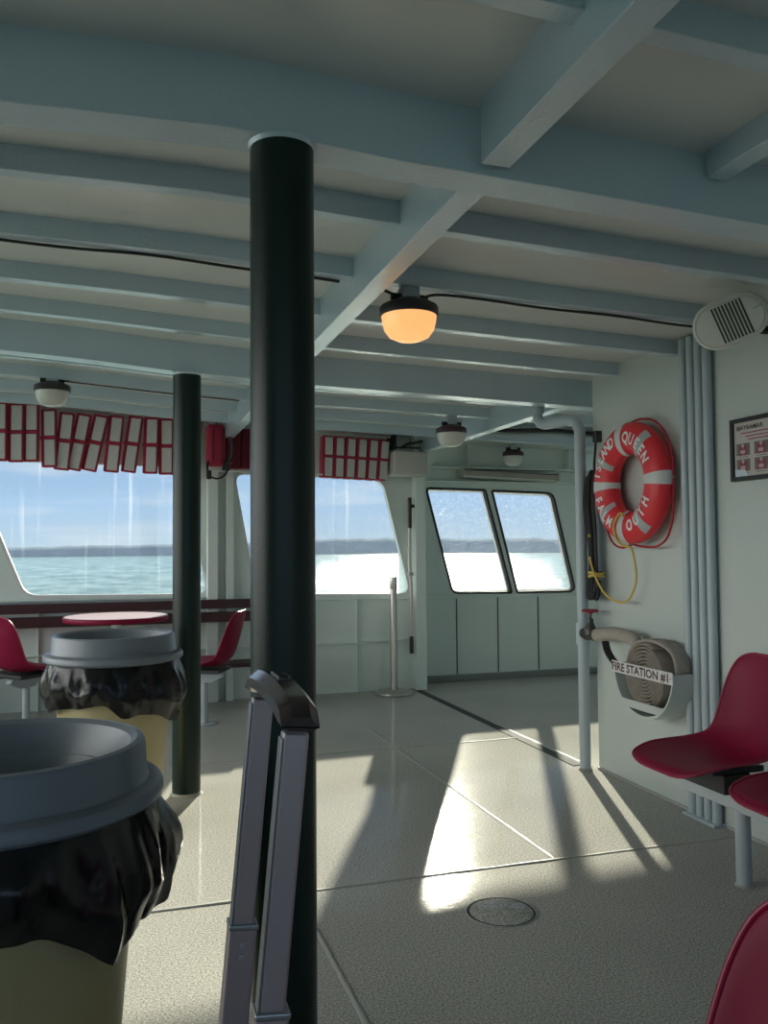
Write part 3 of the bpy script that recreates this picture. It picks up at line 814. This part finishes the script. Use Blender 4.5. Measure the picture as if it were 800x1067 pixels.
t = thing('wall_pole', 'pale pole with dark brown sleeved ends upright beside the corner post', 'pole', (2.455, 7.08, .3))
b = BM(); tube(b, [(2.452, 7.09, .34), (2.455, 7.09, .9), (2.440, 7.09, 1.1), (2.446, 7.09, 1.66)], .013, 12); part('pole_shaft', b, M['polepink'], t, smooth=True)
b = BM(); tube(b, [(2.452, 7.09, .32), (2.452, 7.09, .47)], .018, 12); part('pole_sleeve', b, M['polecap'], t, smooth=True)
b = BM(); tube(b, [(2.446, 7.09, 1.42), (2.446, 7.09, 1.69)], .018, 12); sl = part('pole_sleeve', b, M['polecap'], t, smooth=True)
b = BM(); box(b, (2.455, 7.08, 1.60), (2.492, 7.10, 1.63), .003); part('sleeve_hook', b, M['polecap'], sl)
b = BM(); box(b, (2.425, 7.07, 1.0), (2.47, 7.11, 1.03), .004); part('pole_clip', b, M['boxbeige'], t)

t = thing('hanging_box', 'beige grey metal box hung from the overhead near the corner post', 'box', (2.37, 6.92, 1.86))
b = BM(); box(b, (2.225, 6.84, 1.865), (2.53, 7.05, 2.075), .018, seg=3); part('box_body', b, M['boxbeige'], t, smooth=True, angle=40)
b = BM(); tube(b, [(2.24, 6.95, 2.06), (2.25, 6.95, 2.115), (2.50, 6.95, 2.115), (2.51, 6.95, 2.06)], .008, 8); part('box_bracket', b, M['darksteel'], t, smooth=True)
b = BM(); prism(b, [(2.532, 6.92, 1.86), (2.70, 6.92, 2.14), (2.70, 6.92, 2.16), (2.53, 6.92, 2.10)], (0, .012, 0)); part('box_gusset', b, M['wall2'], t)
b = BM(); tube(b, smoothpath([(2.33, 6.95, 2.115), (2.36, 6.9, 2.14), (2.42, 6.9, 2.15), (2.5, 6.9, 2.17)], 5), .012, 8); part('box_conduit', b, M['cable'], t, smooth=True)

t = thing('header_tube_light', 'long weathered beige batten fixture above the twin slanted windows', 'light fixture', (3.55, 7.38, 1.95))
b = BM(); prism(b, [(3.06, 7.355, 1.905), (3.06, 7.30, 1.92), (3.06, 7.30, 1.965), (3.06, 7.355, 1.98), (3.06, 7.46, 1.98), (3.06, 7.46, 1.905)], (.985, 0, -.035)); part('batten_body', b, M['beigedark'], t)
for x in (3.055, 4.045):
    b = BM(); box(b, (x-.008, 7.295, 1.88 if x > 4 else 1.91), (x+.008, 7.462, 1.955 if x > 4 else 1.983), .003); part('end_cap', b, M['boxbeige'], t)

# ------------------------------------------------------------------ right wall: standpipe, valve, hose rack
PX = 2.49
t = thing('standpipe', 'tall grey standpipe at the end of the right wall with a bent top', 'pipe', (PX, 4.25, 0))
pp = [(PX, 4.25, 0), (PX, 4.25, 1.0), (PX, 4.25, 1.905)]
pp += smoothpath([(PX, 4.25, 1.905), (PX-.008, 4.275, 1.955), (PX-.022, 4.33, 1.975), (PX-.035, 4.45, 1.978), (PX-.047, 4.575, 1.985), (PX-.053, 4.63, 2.01), (PX-.055, 4.645, 2.06), (PX-.055, 4.645, 2.24)], 5)[1:]
b = BM(); tube(b, pp, .031, 20); pipe = part('pipe_run', b, M['conduit'], t, smooth=True, angle=60)
b = BM(); tube(b, [(PX-.055, 4.645, 2.055), (PX-.055, 4.645, 2.10)], .04, 18); part('pipe_coupling', b, M['conduit'], pipe, smooth=True, angle=50)
b = BM(); tube(b, [(PX, 4.25, .70), (PX, 4.25, .82)], .04, 18); part('pipe_coupling', b, M['conduit'], pipe, smooth=True, angle=50)
b = BM(); lathe(b, [(.04, .001), (.036, .01), (.031, .015)], (PX, 4.25, 0), 20); part('base_weld', b, M['seam'], pipe, smooth=True)
vz = .765
b = BM(); lathe(b, [(.0, -.0), (.03, .0), (.03, .02), (.036, .025), (.036, .045), (.03, .05), (.027, .1), (.034, .105), (.034, .13), (.0, .13)], (0, 0, 0), 20, 'Y')
for v in b.verts: v.co = Vector((v.co.x+PX-.01, 4.225-v.co.y, v.co.z+vz))
valve = part('hydrant_valve', b, M['bronze'], t, smooth=True, angle=35)
b = BM(); lathe(b, [(.034, -.01), (.036, .02), (.026, .045), (.018, .06), (.016, .085), (.007, .088), (.007, .125), (.0, .125)], (PX-.01, 4.155, vz), 18); part('valve_bonnet', b, M['bronze'], valve, smooth=True, angle=35)
b = BM(); tube(b, [(PX-.01+.04*math.cos(a), 4.155+.04*math.sin(a), vz+.128) for a in [2*PI*i/28 for i in range(28)]], .007, 8, closed=True)
for k in range(4):
    a = k*PI/2+.4; tube(b, [(PX-.01, 4.155, vz+.118), (PX-.01+.04*math.cos(a), 4.155+.04*math.sin(a), vz+.128)], .005, 6)
lathe(b, [(.0, .11), (.014, .112), (.014, .128), (.0, .132)], (PX-.01, 4.155, vz), 14)
part('valve_handwheel', b, M['valvered'], valve, smooth=True, angle=40)

# hose rack
RC, RZ, RR = 3.585, .655, .245
XF, XW = 2.415, 2.572
t = thing('hose_rack', 'pale half drum hose rack with a FIRE STATION #1 sign on the right wall', 'hose rack', (XW, RC, .4))
arc = [(RC+RR*math.cos(a), RZ+RR*math.sin(a)) for a in [PI+PI*i/32 for i in range(33)]]
inn = [(RC+(RR-.008)*math.cos(a), RZ+(RR-.008)*math.sin(a)) for a in [PI+PI*i/32 for i in range(33)]]
b = BM(); lp = [(XF, p[0], p[1]) for p in arc]+[(XF, p[0], p[1]) for p in reversed(inn)]; prism(b, lp, (XW-XF, 0, 0)); part('rack_drum', b, M['wall'], t, smooth=True, angle=40)
seg = [(RC+(RR-.004)*math.cos(a), RZ+(RR-.004)*math.sin(a)) for a in [PI+PI*(.24+.52*i/20) for i in range(21)]]
lo = [(RC+.115*math.cos(a)*1.05, RZ-.208+.028*math.sin(a)) for a in [PI+PI*i/12 for i in range(13)]]
hole = [(RC-.115+.23*i/10, RZ-.203) for i in range(11)]+[(RC+.115-.23*i/10, RZ-.203-.024*math.sin(PI*i/10)) for i in range(1, 10)]
b = BM(); plate_with_holes(b, [(XF-.001, p[0], p[1]) for p in seg], [[(XF-.001, p[0], p[1]) for p in hole]], (.006, 0, 0)); part('rack_lip', b, M['wall'], t)
b = BM(); box(b, (XF-.006, RC-.25, RZ-.045), (XF, RC+.25, RZ+.012), .0015); sign = part('sign_plate', b, M['signwhite'], t, label='white sign plate reading FIRE STATION #1')
b = text_mesh('FIRE STATION #1', .056, .0016)
for v in b.verts: v.co = Vector((XF-.0068, RC+.01-v.co.x*1.12, RZ-.0175+v.co.y))
part('sign_lettering', b, M['ink'], sign)
b = BM()
for s in (-1, 1): lathe(b, [(.0, -.0025), (.004, -.0025), (.005, .0)], (XF-.006, RC+s*.236, RZ-.017), 10, 'X')
part('sign_rivets', b, M['steel'], sign)

# hose: flat canvas hose rolled up in the rack, its end on the valve
t = thing('fire_hose', 'rolled tan canvas fire hose in the rack, joined to the valve', 'fire hose', (2.49, RC, .45))
def ribbon(b, pts, w0, w1, th, xc):
    """flat hose: pts (y,z) path, width along X"""
    P = [Vector((p[0], p[1])) for p in pts]; rings = []
    for i, p in enumerate(P):
        t_ = (P[min(i+1, len(P)-1)]-P[max(i-1, 0)]).normalized(); n_ = Vector((-t_.y, t_.x))
        f = i/(len(P)-1); w = lerp(w0, w1, f)/2; xx = xc(f) if callable(xc) else xc
        ring = []
        for k in range(12):
            a = 2*PI*k/12
            ca, sa = math.cos(a), math.sin(a)
            dx = w*(abs(ca)**.5)*(1 if ca >= 0 else -1); dn = th*sa
            q = p+n_*dn
            ring.append(b.verts.new((xx+dx, q.x, q.y)))
        rings.append(ring)
    for A, B in zip(rings, rings[1:]):
        for k in range(12): b.faces.new((A[k], A[(k+1) % 12], B[(k+1) % 12], B[k]))
    b.faces.new(rings[0]); b.faces.new(rings[-1])
HC, HZ = 3.585, .615
b = BM(); turns = 8.25; N_ = 300; sp = []
for i in range(N_+1):
    f = i/N_; a = 2*PI*turns*f; r_ = .014+.138*f
    sp.append((HC+r_*math.cos(a+.5), HZ+r_*1.04*math.sin(a+.5)))
ribbon(b, sp, .10, .10, .0074, lambda f: 2.475+.004*math.sin(f*50))
part('hose_roll', b, M['hose'], t, smooth=True, angle=60)
b = BM()
ribbon(b, [(p.x, p.y) for p in smoothpath([(HC+.17, HZ+.0, 0), (HC+.16, HZ+.09, 0), (HC+.10, HZ+.15, 0), (HC, HZ+.172, 0), (HC-.1, HZ+.165, 0), (HC-.19, HZ+.13, 0), (HC-.22, HZ+.05, 0), (HC-.205, HZ-.05, 0)], 6)], .085, .09, .011, 2.49)
part('outer_wrap', b, M['hose'], t, smooth=True, angle=60)
b = BM(); P = smoothpath([(2.478, 4.09, .765), (2.47, 4.03, .775), (2.47, 3.93, .79), (2.475, 3.83, .79), (2.485, 3.75, .775), (2.49, 3.71, .735), (2.49, 3.70, .69)], 8)
tube(b, P, .03, 16, flat=(.034, .03)); part('hose_lead', b, M['hose'], t, smooth=True, angle=80)
b = BM(); tube(b, [(PX-.01, 4.115, .765), (PX-.012, 4.06, .768)], .031, 18); part('hose_coupling', b, M['bronze'], t, smooth=True, angle=40)
b = BM(); tube(b, smoothpath([(2.47, 3.99, .74), (2.462, 3.96, .70), (2.46, 3.92, .665), (2.46, 3.885, .645)], 5), .014, 10, flat=(.011, .02)); part('hose_strap', b, M['blkrope'], t, smooth=True)

# ------------------------------------------------------------------ life ring
LX, LY, LZ = 2.50, 3.762, 1.570
RO, RM, RA, RB = .312, .229, .083, .062     # outer, centre line, radial and axial half widths
t = thing('life_ring', 'red life ring lettered ISLAND QUEEN FALMOUTH hanging on the right wall', 'life ring', (LX, LY, LZ-.32))
def ring_pt(th, ph, grow=0.0):
    """th: angle round the ring seen from the room (0 = right, up = 90); ph: round the tube, 0 = facing the room"""
    rad = RM+(RA+grow)*math.sin(ph); ax = (RB+grow)*math.cos(ph)
    return Vector((LX-ax, LY-rad*math.cos(th), LZ+rad*math.sin(th)))
def band(th0, th1, grow, n, nph=28, ph0=0, ph1=2*PI, closed=True):
    b = BM(); rows = []
    m = nph if closed else nph+1
    for i in range(n+1):
        th = lerp(th0, th1, i/n)
        rows.append([b.verts.new(ring_pt(th, lerp(ph0, ph1, k/nph), grow)) for k in range(m)])
    for A, B in zip(rows, rows[1:]):
        for k in range(nph):
            j = (k+1) % nph if closed else k+1
            b.faces.new((A[k], A[j], B[j], B[k]))
    return b
b = band(0, 2*PI, 0, 96, 32); bmesh.ops.remove_doubles(b, verts=b.verts[:], dist=1e-5)
part('ring_body', b, M['lred'], t, smooth=True, angle=180)
D = math.radians
for a in (97, 181, 1, 264):
    part('reflective_strap', band(D(a-6.2), D(a+6.2), .0025, 6), M['lwhite'], t, smooth=True, angle=60)
for a, tilt in ((147, 0), (50, 0), (222, 0), (306, 0)):
    part('silver_tape', band(D(a-5.5), D(a+5.5), .0018, 5, 16, -1.15, 1.1, False), M['tape'], t, smooth=True, angle=60)
def arc_word(word, a0, a1, inward, rad_mid=0.0, size=.078):
    """letters spread from angle a0 to a1; inward=True: the letter tops point to the centre (bottom of the ring)"""
    B = BM(); n = len(word)
    for i, ch in enumerate(word):
        th = D(lerp(a0, a1, i/(n-1)))
        g_ = text_mesh(ch, size, .0026)
        bmesh.ops.subdivide_edges(g_, edges=[e for e in g_.edges if e.calc_length() > .02], cuts=2)
        bmesh.ops.triangulate(g_, faces=g_.faces[:])
        for v in g_.verts:
            x, y = v.co.x*.80, v.co.y
            rr = RM+rad_mid+(-y if inward else y)
            ang = th+(x if inward else -x)/(RM+rad_mid)
            s = max(-.98, min(.98, (rr-RM)/(RA+.003)))
            ax = (RB+.0035)*math.sqrt(1-s*s)
            v.co = Vector((LX-ax, LY-rr*math.cos(ang), LZ+rr*math.sin(ang)))
        merge(B, g_)
    return part('lettering', B, M['letter'], t)
arc_word('ISLAND', 167, 112, False)
arc_word('QUEEN', 79, 28, False)
arc_word('FALM', 200, 239, True)
arc_word('OUTH', 287, 333, True)
def rp(a, out, dx=0): return (LX+.02+dx, LY-(RO+out)*math.cos(D(a)), LZ+(RO+out)*math.sin(D(a)))
b = BM()
tube(b, smoothpath([rp(97, .004), rp(80, .014), rp(60, .03), rp(40, .032), rp(20, .018), rp(2, .004)], 6), .0055, 8)
tube(b, smoothpath([rp(0, .004), rp(-15, .012), rp(-32, .045), rp(-48, .07), rp(-62, .055), rp(-78, .022), rp(-95, .004)], 6), .0055, 8)
tube(b, smoothpath([rp(181, .004), rp(197, .01), rp(215, .035), rp(233, .06), rp(248, .045), rp(262, .006)], 6), .0055, 8)
tube(b, smoothpath([rp(180, .004), rp(160, .01), rp(140, .012), rp(120, .01), rp(98, .004)], 6), .0055, 8)
part('grab_line', b, M['redrope'], t, smooth=True, label='thin red grab line')
b = BM()
tube(b, smoothpath([(LX-.062, LY-.02, LZ-.17), (LX-.058, LY+.025, LZ-.155), (LX-.075, LY+.055, LZ-.21), (LX-.068, LY+.055, LZ-.27), (LX-.045, LY+.045, LZ-.31), (LX-.02, LY+.02, LZ-.325), (LX-.01, LY+.0, LZ-.33)], 7), .006, 8)
tube(b, smoothpath([(LX-.01, LY+.0, LZ-.33), (LX+.0, LY-.012, LZ-.40), (LX+.01, LY-.005, LZ-.50), (LX+.01, LY+.06, LZ-.595), (LX+.0, LY+.14, LZ-.615), (LX-.01, LY+.25, LZ-.58), (LX-.02, LY+.33, LZ-.49), (LX-.02, LY+.372, LZ-.42), (LX-.02, LY+.385, LZ-.38)], 7), .006, 8)
part('throw_line', b, M['yelrope'], t, smooth=True, label='yellow throw line looped to the webbing bundle')

# black webbing bundle hung beside the standpipe
t = thing('webbing_bundle', 'bundle of black webbing tied with yellow cord beside the standpipe', 'rope', (2.53, 4.165, .95))
rnd = random.Random(4)
for k in range(7):
    b = BM(); ox, oy = rnd.uniform(-.022, .022), (-.036+.012*k)+.02
    pts = [(2.525+ox*.3, 4.165+oy*.3, 1.665), (2.52+ox, 4.165+oy*1.25, 1.60), (2.515+ox*1.3, 4.165+oy*1.35, 1.48), (2.52+ox, 4.16+oy, 1.35), (2.52+ox*.8, 4.155+oy*.8, 1.2), (2.52+ox, 4.15+oy, 1.1), (2.52+ox*1.2, 4.15+oy*1.5, 1.0), (2.52+ox*1.2, 4.145+oy*1.2, .955+.012*k % .03), (2.522+ox, 4.13+oy*.6, .99+.01*k % .02), (2.522, 4.14, 1.06)]
    tube(b, smoothpath(pts, 5), .017, 8, flat=(.021, .009), up0=(1, 0, 0) if k % 2 else (0, 1, 0)); part('webbing_strand', b, M['blkrope'], t, smooth=True, angle=180)
b = BM(); tube(b, smoothpath([(2.53, 4.165, 1.66), (2.535, 4.175, 1.72), (2.54, 4.17, 1.78), (2.545, 4.17, 1.84)], 4), .007, 8); part('hang_cord', b, M['blkrope'], t, smooth=True)
b = BM(); box(b, (2.535, 4.155, 1.83), (2.577, 4.19, 1.895), .004); part('hook_clip', b, M['bronze'], t)
b = BM(); tube(b, [(2.52+.038*math.cos(a), 4.15+.042*math.sin(a), 1.085+.004*math.sin(2*a)) for a in [2*PI*i/24 for i in range(24)]], .008, 8, closed=True)
tube(b, [(2.52+.039*math.cos(a), 4.15+.043*math.sin(a), 1.10+.004*math.cos(2*a)) for a in [2*PI*i/24 for i in range(24)]], .007, 8, closed=True)
part('tie_cord', b, M['yelrope'], t, smooth=True, label='yellow tie cord')
b = BM(); box(b, (2.478, 4.145, 1.30), (2.49, 4.16, 1.315), .002); part('brass_stud', b, M['yelrope'], t)

# ------------------------------------------------------------------ conduits
CL = ['conduit farthest from the camera in the group of four on the right wall', 'second conduit from the hose rack in the group of four', 'third conduit from the hose rack in the group of four', 'conduit nearest the camera in the group of four on the right wall']
for i, y in enumerate((3.392, 3.336, 3.280, 3.224)):
    t = thing('wall_conduit', CL[i], 'conduit', (2.545, y, 0), 'four vertical conduits')
    b = BM(); tube(b, [(2.547, y, 0), (2.547, y, zs(2.55, y)+.06)], .021, 18); part('conduit_tube', b, M['conduit'], t, smooth=True, angle=60)
    b = BM(); box(b, (2.508, y-.028, .0), (2.576, y+.028, .014), .003); part('base_plate', b, M['conduit'], t)

# ------------------------------------------------------------------ framed poster
t = thing('framed_poster', 'black framed safety poster with vest pictures on the right wall', 'poster', (2.575, 2.87, 1.52))
ya, yb_, za, zb = 3.09, 2.66, 1.525, 1.795
b = BM(); plate_with_holes(b, [(2.552, ya, za), (2.552, yb_, za), (2.552, yb_, zb), (2.552, ya, zb)], [[(2.552, ya-.018, za+.018), (2.552, yb_+.018, za+.018), (2.552, yb_+.018, zb-.018), (2.552, ya-.018, zb-.018)]], (.023, 0, 0)); part('poster_frame', b, M['black'], t)
b = BM(); box(b, (2.562, yb_+.015, za+.015), (2.574, ya-.015, zb-.015)); sheet = part('poster_sheet', b, M['paper'], t)
XP = 2.5605
def patch(ybeg, w, z0, z1, m, name, par, dx=0.0):
    b = BM(); box(b, (XP-dx, ybeg-w, z0), (2.5625, ybeg, z1)); return part(name, b, m, par)
b = text_mesh('AYRAMAR', .026, .0006)
for v in b.verts: v.co = Vector((XP+.0005, 2.965-v.co.x*1.15, 1.752+v.co.y))
part('poster_heading', b, M['blackink'], sheet)
b = BM(); lathe(b, [(.0, -.0012), (.011, -.0012), (.011, .001)], (XP+.001, 3.045, 1.752), 20, 'X'); part('poster_emblem', b, M['picgrey'], sheet)
for z, y0, w in ((1.727, 3.03, .33), (1.712, 3.0, .26), (1.698, 2.985, .2)):
    patch(y0, w, z, z+.0045, M['picred'], 'text_line', sheet)
for i, y0 in enumerate((3.058, 2.950, 2.842)):
    for j, z0 in enumerate((1.634, 1.566)):
        pic = patch(y0, .080, z0, z0+.052, M['picgrey'], 'poster_picture', sheet)
        b = BM()
        for dy in (.018, .046): box(b, (XP-.001, y0-dy-.018, z0+.001), (XP+.001, y0-dy, z0+.042))
        part('pictured_vest', b, M['picred'], pic)
        b = BM(); box(b, (XP-.0016, y0-.054, z0+.008), (XP, y0-.026, z0+.022)); lathe(b, [(.0, -.0014), (.008, -.0014), (.008, .001)], (XP, y0-.040, z0+.042), 14, 'X'); part('pictured_figure', b, M['picpink'], pic)
        patch(y0-.010, .060, z0-.009, z0-.006, M['picgrey'], 'text_line', sheet)
b = BM(); prism(b, [(XP-.002, 3.068, 1.545), (XP-.002, 2.985, 1.545), (XP-.002, 3.005, 1.572), (XP-.002, 3.068, 1.576)], (.003, 0, 0)); part('corner_sticker', b, M['sticker'], sheet)

# ------------------------------------------------------------------ pill shaped speaker
t = thing('wall_speaker', 'oval warm white louvred loudspeaker high on the right wall', 'speaker', (2.30, 2.70, 2.02))
SC = Vector((2.215, 2.66, 2.105)); L2, R2 = .046, .092
_n = Vector((-.62, -.70, -.35)).normalized()
_a = Vector((.955, -.297, 0))*math.cos(math.radians(25))+Vector((0, 0, 1))*math.sin(math.radians(25))
_a = (_a-_n*_a.dot(_n)).normalized(); _X = -_n; _Y = -_a; _Z = _X.cross(_Y)
Rm = Matrix(((_X.x, _Y.x, _Z.x, SC.x), (_X.y, _Y.y, _Z.y, SC.y), (_X.z, _Y.z, _Z.z, SC.z), (0, 0, 0, 1)))
# local: face looks to -X, long axis Y, height Z
def pill(l, r, n=14):
    return [(l+r*math.cos(a), r*math.sin(a)) for a in [-PI/2+PI*i/n for i in range(n+1)]]+[(-l+r*math.cos(a), r*math.sin(a)) for a in [PI/2+PI*i/n for i in range(n+1)]]
def pill_loft(levels, cap=True, cap_last=True):
    b = BM(); rows = []
    for (x, g_) in levels: rows.append([b.verts.new((x, p[0], p[1])) for p in pill(L2, R2+g_)])
    for A, B in zip(rows, rows[1:]):
        n = len(A)
        for k in range(n): b.faces.new((A[k], A[(k+1) % n], B[(k+1) % n], B[k]))
    if cap: b.faces.new(rows[0])
    if cap_last: b.faces.new(rows[-1])
    return b
b = pill_loft([(.06, -.02), (.055, -.01), (-.035, .0), (-.045, -.004), (-.05, -.010), (-.047, -.013)]); bmesh.ops.transform(b, matrix=Rm, verts=b.verts[:]); part('speaker_case', b, M['speaker'], t, smooth=True, angle=35)
b = pill_loft([(-.046, -.016), (-.052, -.018), (-.0535, -.024)], False); bmesh.ops.transform(b, matrix=Rm, verts=b.verts[:]); face = part('speaker_face', b, M['speaker'], t, smooth=True, angle=35)
for k in range(9):
    y = .046-.0128*k; h = .070
    b = BM(); prism(b, [(-.0538, y+.003, h), (-.0538, y-.003, h), (-.0538, y-.003-.006, -h), (-.0538, y+.003-.006, -h)], (-.0012, 0, 0)); bmesh.ops.transform(b, matrix=Rm, verts=b.verts[:]); part('grille_slot', b, M['speakerdark'], face)
b = BM(); box(b, (-.0545, -.122, .012), (-.0535, -.088, .016)); bmesh.ops.transform(b, matrix=Rm, verts=b.verts[:]); part('maker_badge', b, M['tape'], face)
b = BM(); tube(b, [SC+_X*.05, SC+_X*.12, (2.50, 2.86, 2.14), (2.577, 2.86, 2.14)], .018, 14); part('speaker_mount', b, M['black'], t, smooth=True)

# ------------------------------------------------------------------ sea, shore, sky
b = BM()
for i in range(3):
    pass
vs = [b.verts.new(p) for p in ((-900, -700, -2.5), (900, -700, -2.5), (900, 560, -2.5), (-900, 560, -2.5))]; b.faces.new(vs)
sea = part('sea', b, M['sea'], None); sea['kind'] = 'structure'
b = BM(); rows = []
for i in range(241):
    a = D(-75+150*i/240); rr = 512
    x, y = rr*math.sin(a), rr*math.cos(a)
    h = table([(-75, 5.5), (-12, 5.5), (0, 6.2), (10, 8.5), (16, 9.5), (22, 9), (30, 8), (36, 10), (50, 9), (75, 8)], -75+150*i/240)
    h *= 1+.04*math.sin(i*.55)+.03*math.sin(i*2.3+1)+random.uniform(-.035, .035)
    f = Vector((x, y, 0))
    rows.append([b.verts.new(f*1.0+Vector((0, 0, -2.6))), b.verts.new(f*1.008+Vector((0, 0, -2.4+h*.55))), b.verts.new(f*1.03+Vector((0, 0, -2.4+h))), b.verts.new(f*1.09+Vector((0, 0, -2.6)))])
for A, B in zip(rows, rows[1:]):
    for k in range(3): b.faces.new((A[k], A[k+1], B[k+1], B[k]))
shore = part('wooded_shore', b, M['shore'], None, smooth=True, angle=60)
tag(shore, 'low haze tinted wooded shore on the horizon beyond the water', 'shore')

SUN_AZ, SUN_EL = D(20.6), D(19.7)
sv = Vector((math.sin(SUN_AZ)*math.cos(SUN_EL), math.cos(SUN_AZ)*math.cos(SUN_EL), math.sin(SUN_EL)))
sl = bpy.data.lights.new('sun', 'SUN'); sl.energy = 10.6; sl.angle = D(.9); sl.color = (1.0, .87, .68)
so = link(bpy.data.objects.new('sun', sl)); so.rotation_euler = sv.to_track_quat('Z', 'Y').to_euler(); so.location = (4, 12, 6)

w = bpy.data.worlds.new('sky'); S.world = w; w.use_nodes = True
nt = w.node_tree; N = nt.nodes; L = nt.links
bg = N['Background']
tc = N.new('ShaderNodeTexCoord'); sx = N.new('ShaderNodeSeparateXYZ'); L.new(tc.outputs['Generated'], sx.inputs[0])
rp_ = N.new('ShaderNodeValToRGB'); cr = rp_.color_ramp
cr.elements[0].position = 0.0; cr.elements[0].color = (.47, .59, .70, 1)
cr.elements[1].position = 1.0; cr.elements[1].color = (.22, .36, .58, 1)
for pos, c in ((.06, (.36, .53, .76)), (.16, (.27, .43, .69)), (.4, (.28, .43, .66))):
    e = cr.elements.new(pos); e.color = (*c, 1)
L.new(sx.outputs['Z'], rp_.inputs['Fac'])
mp = N.new('ShaderNodeMapping'); mp.inputs['Scale'].default_value = (3, 3, 22); L.new(tc.outputs['Generated'], mp.inputs['Vector'])
cn = N.new('ShaderNodeTexNoise'); cn.inputs['Scale'].default_value = 1.6; cn.inputs['Detail'].default_value = 6; L.new(mp.outputs['Vector'], cn.inputs['Vector'])
cm = N.new('ShaderNodeMapRange'); cm.inputs['From Min'].default_value = .52; cm.inputs['From Max'].default_value = .72; cm.inputs['To Max'].default_value = .65
L.new(cn.outputs['Fac'], cm.inputs['Value'])
mx = N.new('ShaderNodeMix'); mx.data_type = 'RGBA'; mx.inputs[7].default_value = (.66, .72, .78, 1)
L.new(cm.outputs['Result'], mx.inputs[0]); L.new(rp_.outputs['Color'], mx.inputs[6])
# unseen sky behind the boat, brightened a little as added fill light
br = N.new('ShaderNodeMapRange'); br.inputs['From Min'].default_value = .5; br.inputs['From Max'].default_value = -.3
br.inputs['To Min'].default_value = 1.0; br.inputs['To Max'].default_value = 1.1
L.new(sx.outputs['Y'], br.inputs['Value'])
vm = N.new('ShaderNodeVectorMath'); vm.operation = 'SCALE'
L.new(mx.outputs[2], vm.inputs[0]); L.new(br.outputs['Result'], vm.inputs['Scale'])
# bright unseen sky area on the port side, made up as fill light
lf = N.new('ShaderNodeMapRange'); lf.inputs['From Min'].default_value = -.5; lf.inputs['From Max'].default_value = -.95
lf.inputs['To Min'].default_value = 0.0; lf.inputs['To Max'].default_value = 1.0
L.new(sx.outputs['X'], lf.inputs['Value'])
mw = N.new('ShaderNodeMix'); mw.data_type = 'RGBA'; mw.inputs[7].default_value = (3.15, 3.2, 3.05, 1)
L.new(lf.outputs['Result'], mw.inputs[0]); L.new(vm.outputs[0], mw.inputs[6])
L.new(mw.outputs[2], bg.inputs['Color']); bg.inputs['Strength'].default_value = .86

# ------------------------------------------------------------------ camera
F_PX = 885.0; YAW, PIT, ROL, H = D(17.3), D(2.4), D(.45), 1.25
fw = Vector((math.sin(YAW)*math.cos(PIT), math.cos(YAW)*math.cos(PIT), math.sin(PIT)))
r0 = Vector((math.cos(YAW), -math.sin(YAW), 0)); u0 = r0.cross(fw)
rt = r0*math.cos(ROL)-u0*math.sin(ROL); up = u0*math.cos(ROL)+r0*math.sin(ROL)
cd = bpy.data.cameras.new('camera'); cam = link(bpy.data.objects.new('camera', cd))
cam.matrix_world = Matrix(((rt.x, up.x, -fw.x, 0), (rt.y, up.y, -fw.y, 0), (rt.z, up.z, -fw.z, H), (0, 0, 0, 1)))
cd.sensor_fit = 'VERTICAL'; cd.sensor_height = 24.0; cd.lens = F_PX/1067*24.0
cd.clip_start = .02; cd.clip_end = 3000
S.camera = cam

S.view_settings.view_transform = 'Standard'; S.view_settings.look = 'None'
S.view_settings.gamma = 1.0; S.view_settings.use_curve_mapping = False
S.view_settings.exposure = 0.62
S.cycles.use_denoising = True
S.cycles.sample_clamp_indirect = 15.0
S.cycles.max_bounces = 12; S.cycles.diffuse_bounces = 6; S.cycles.glossy_bounces = 4; S.cycles.transparent_max_bounces = 12
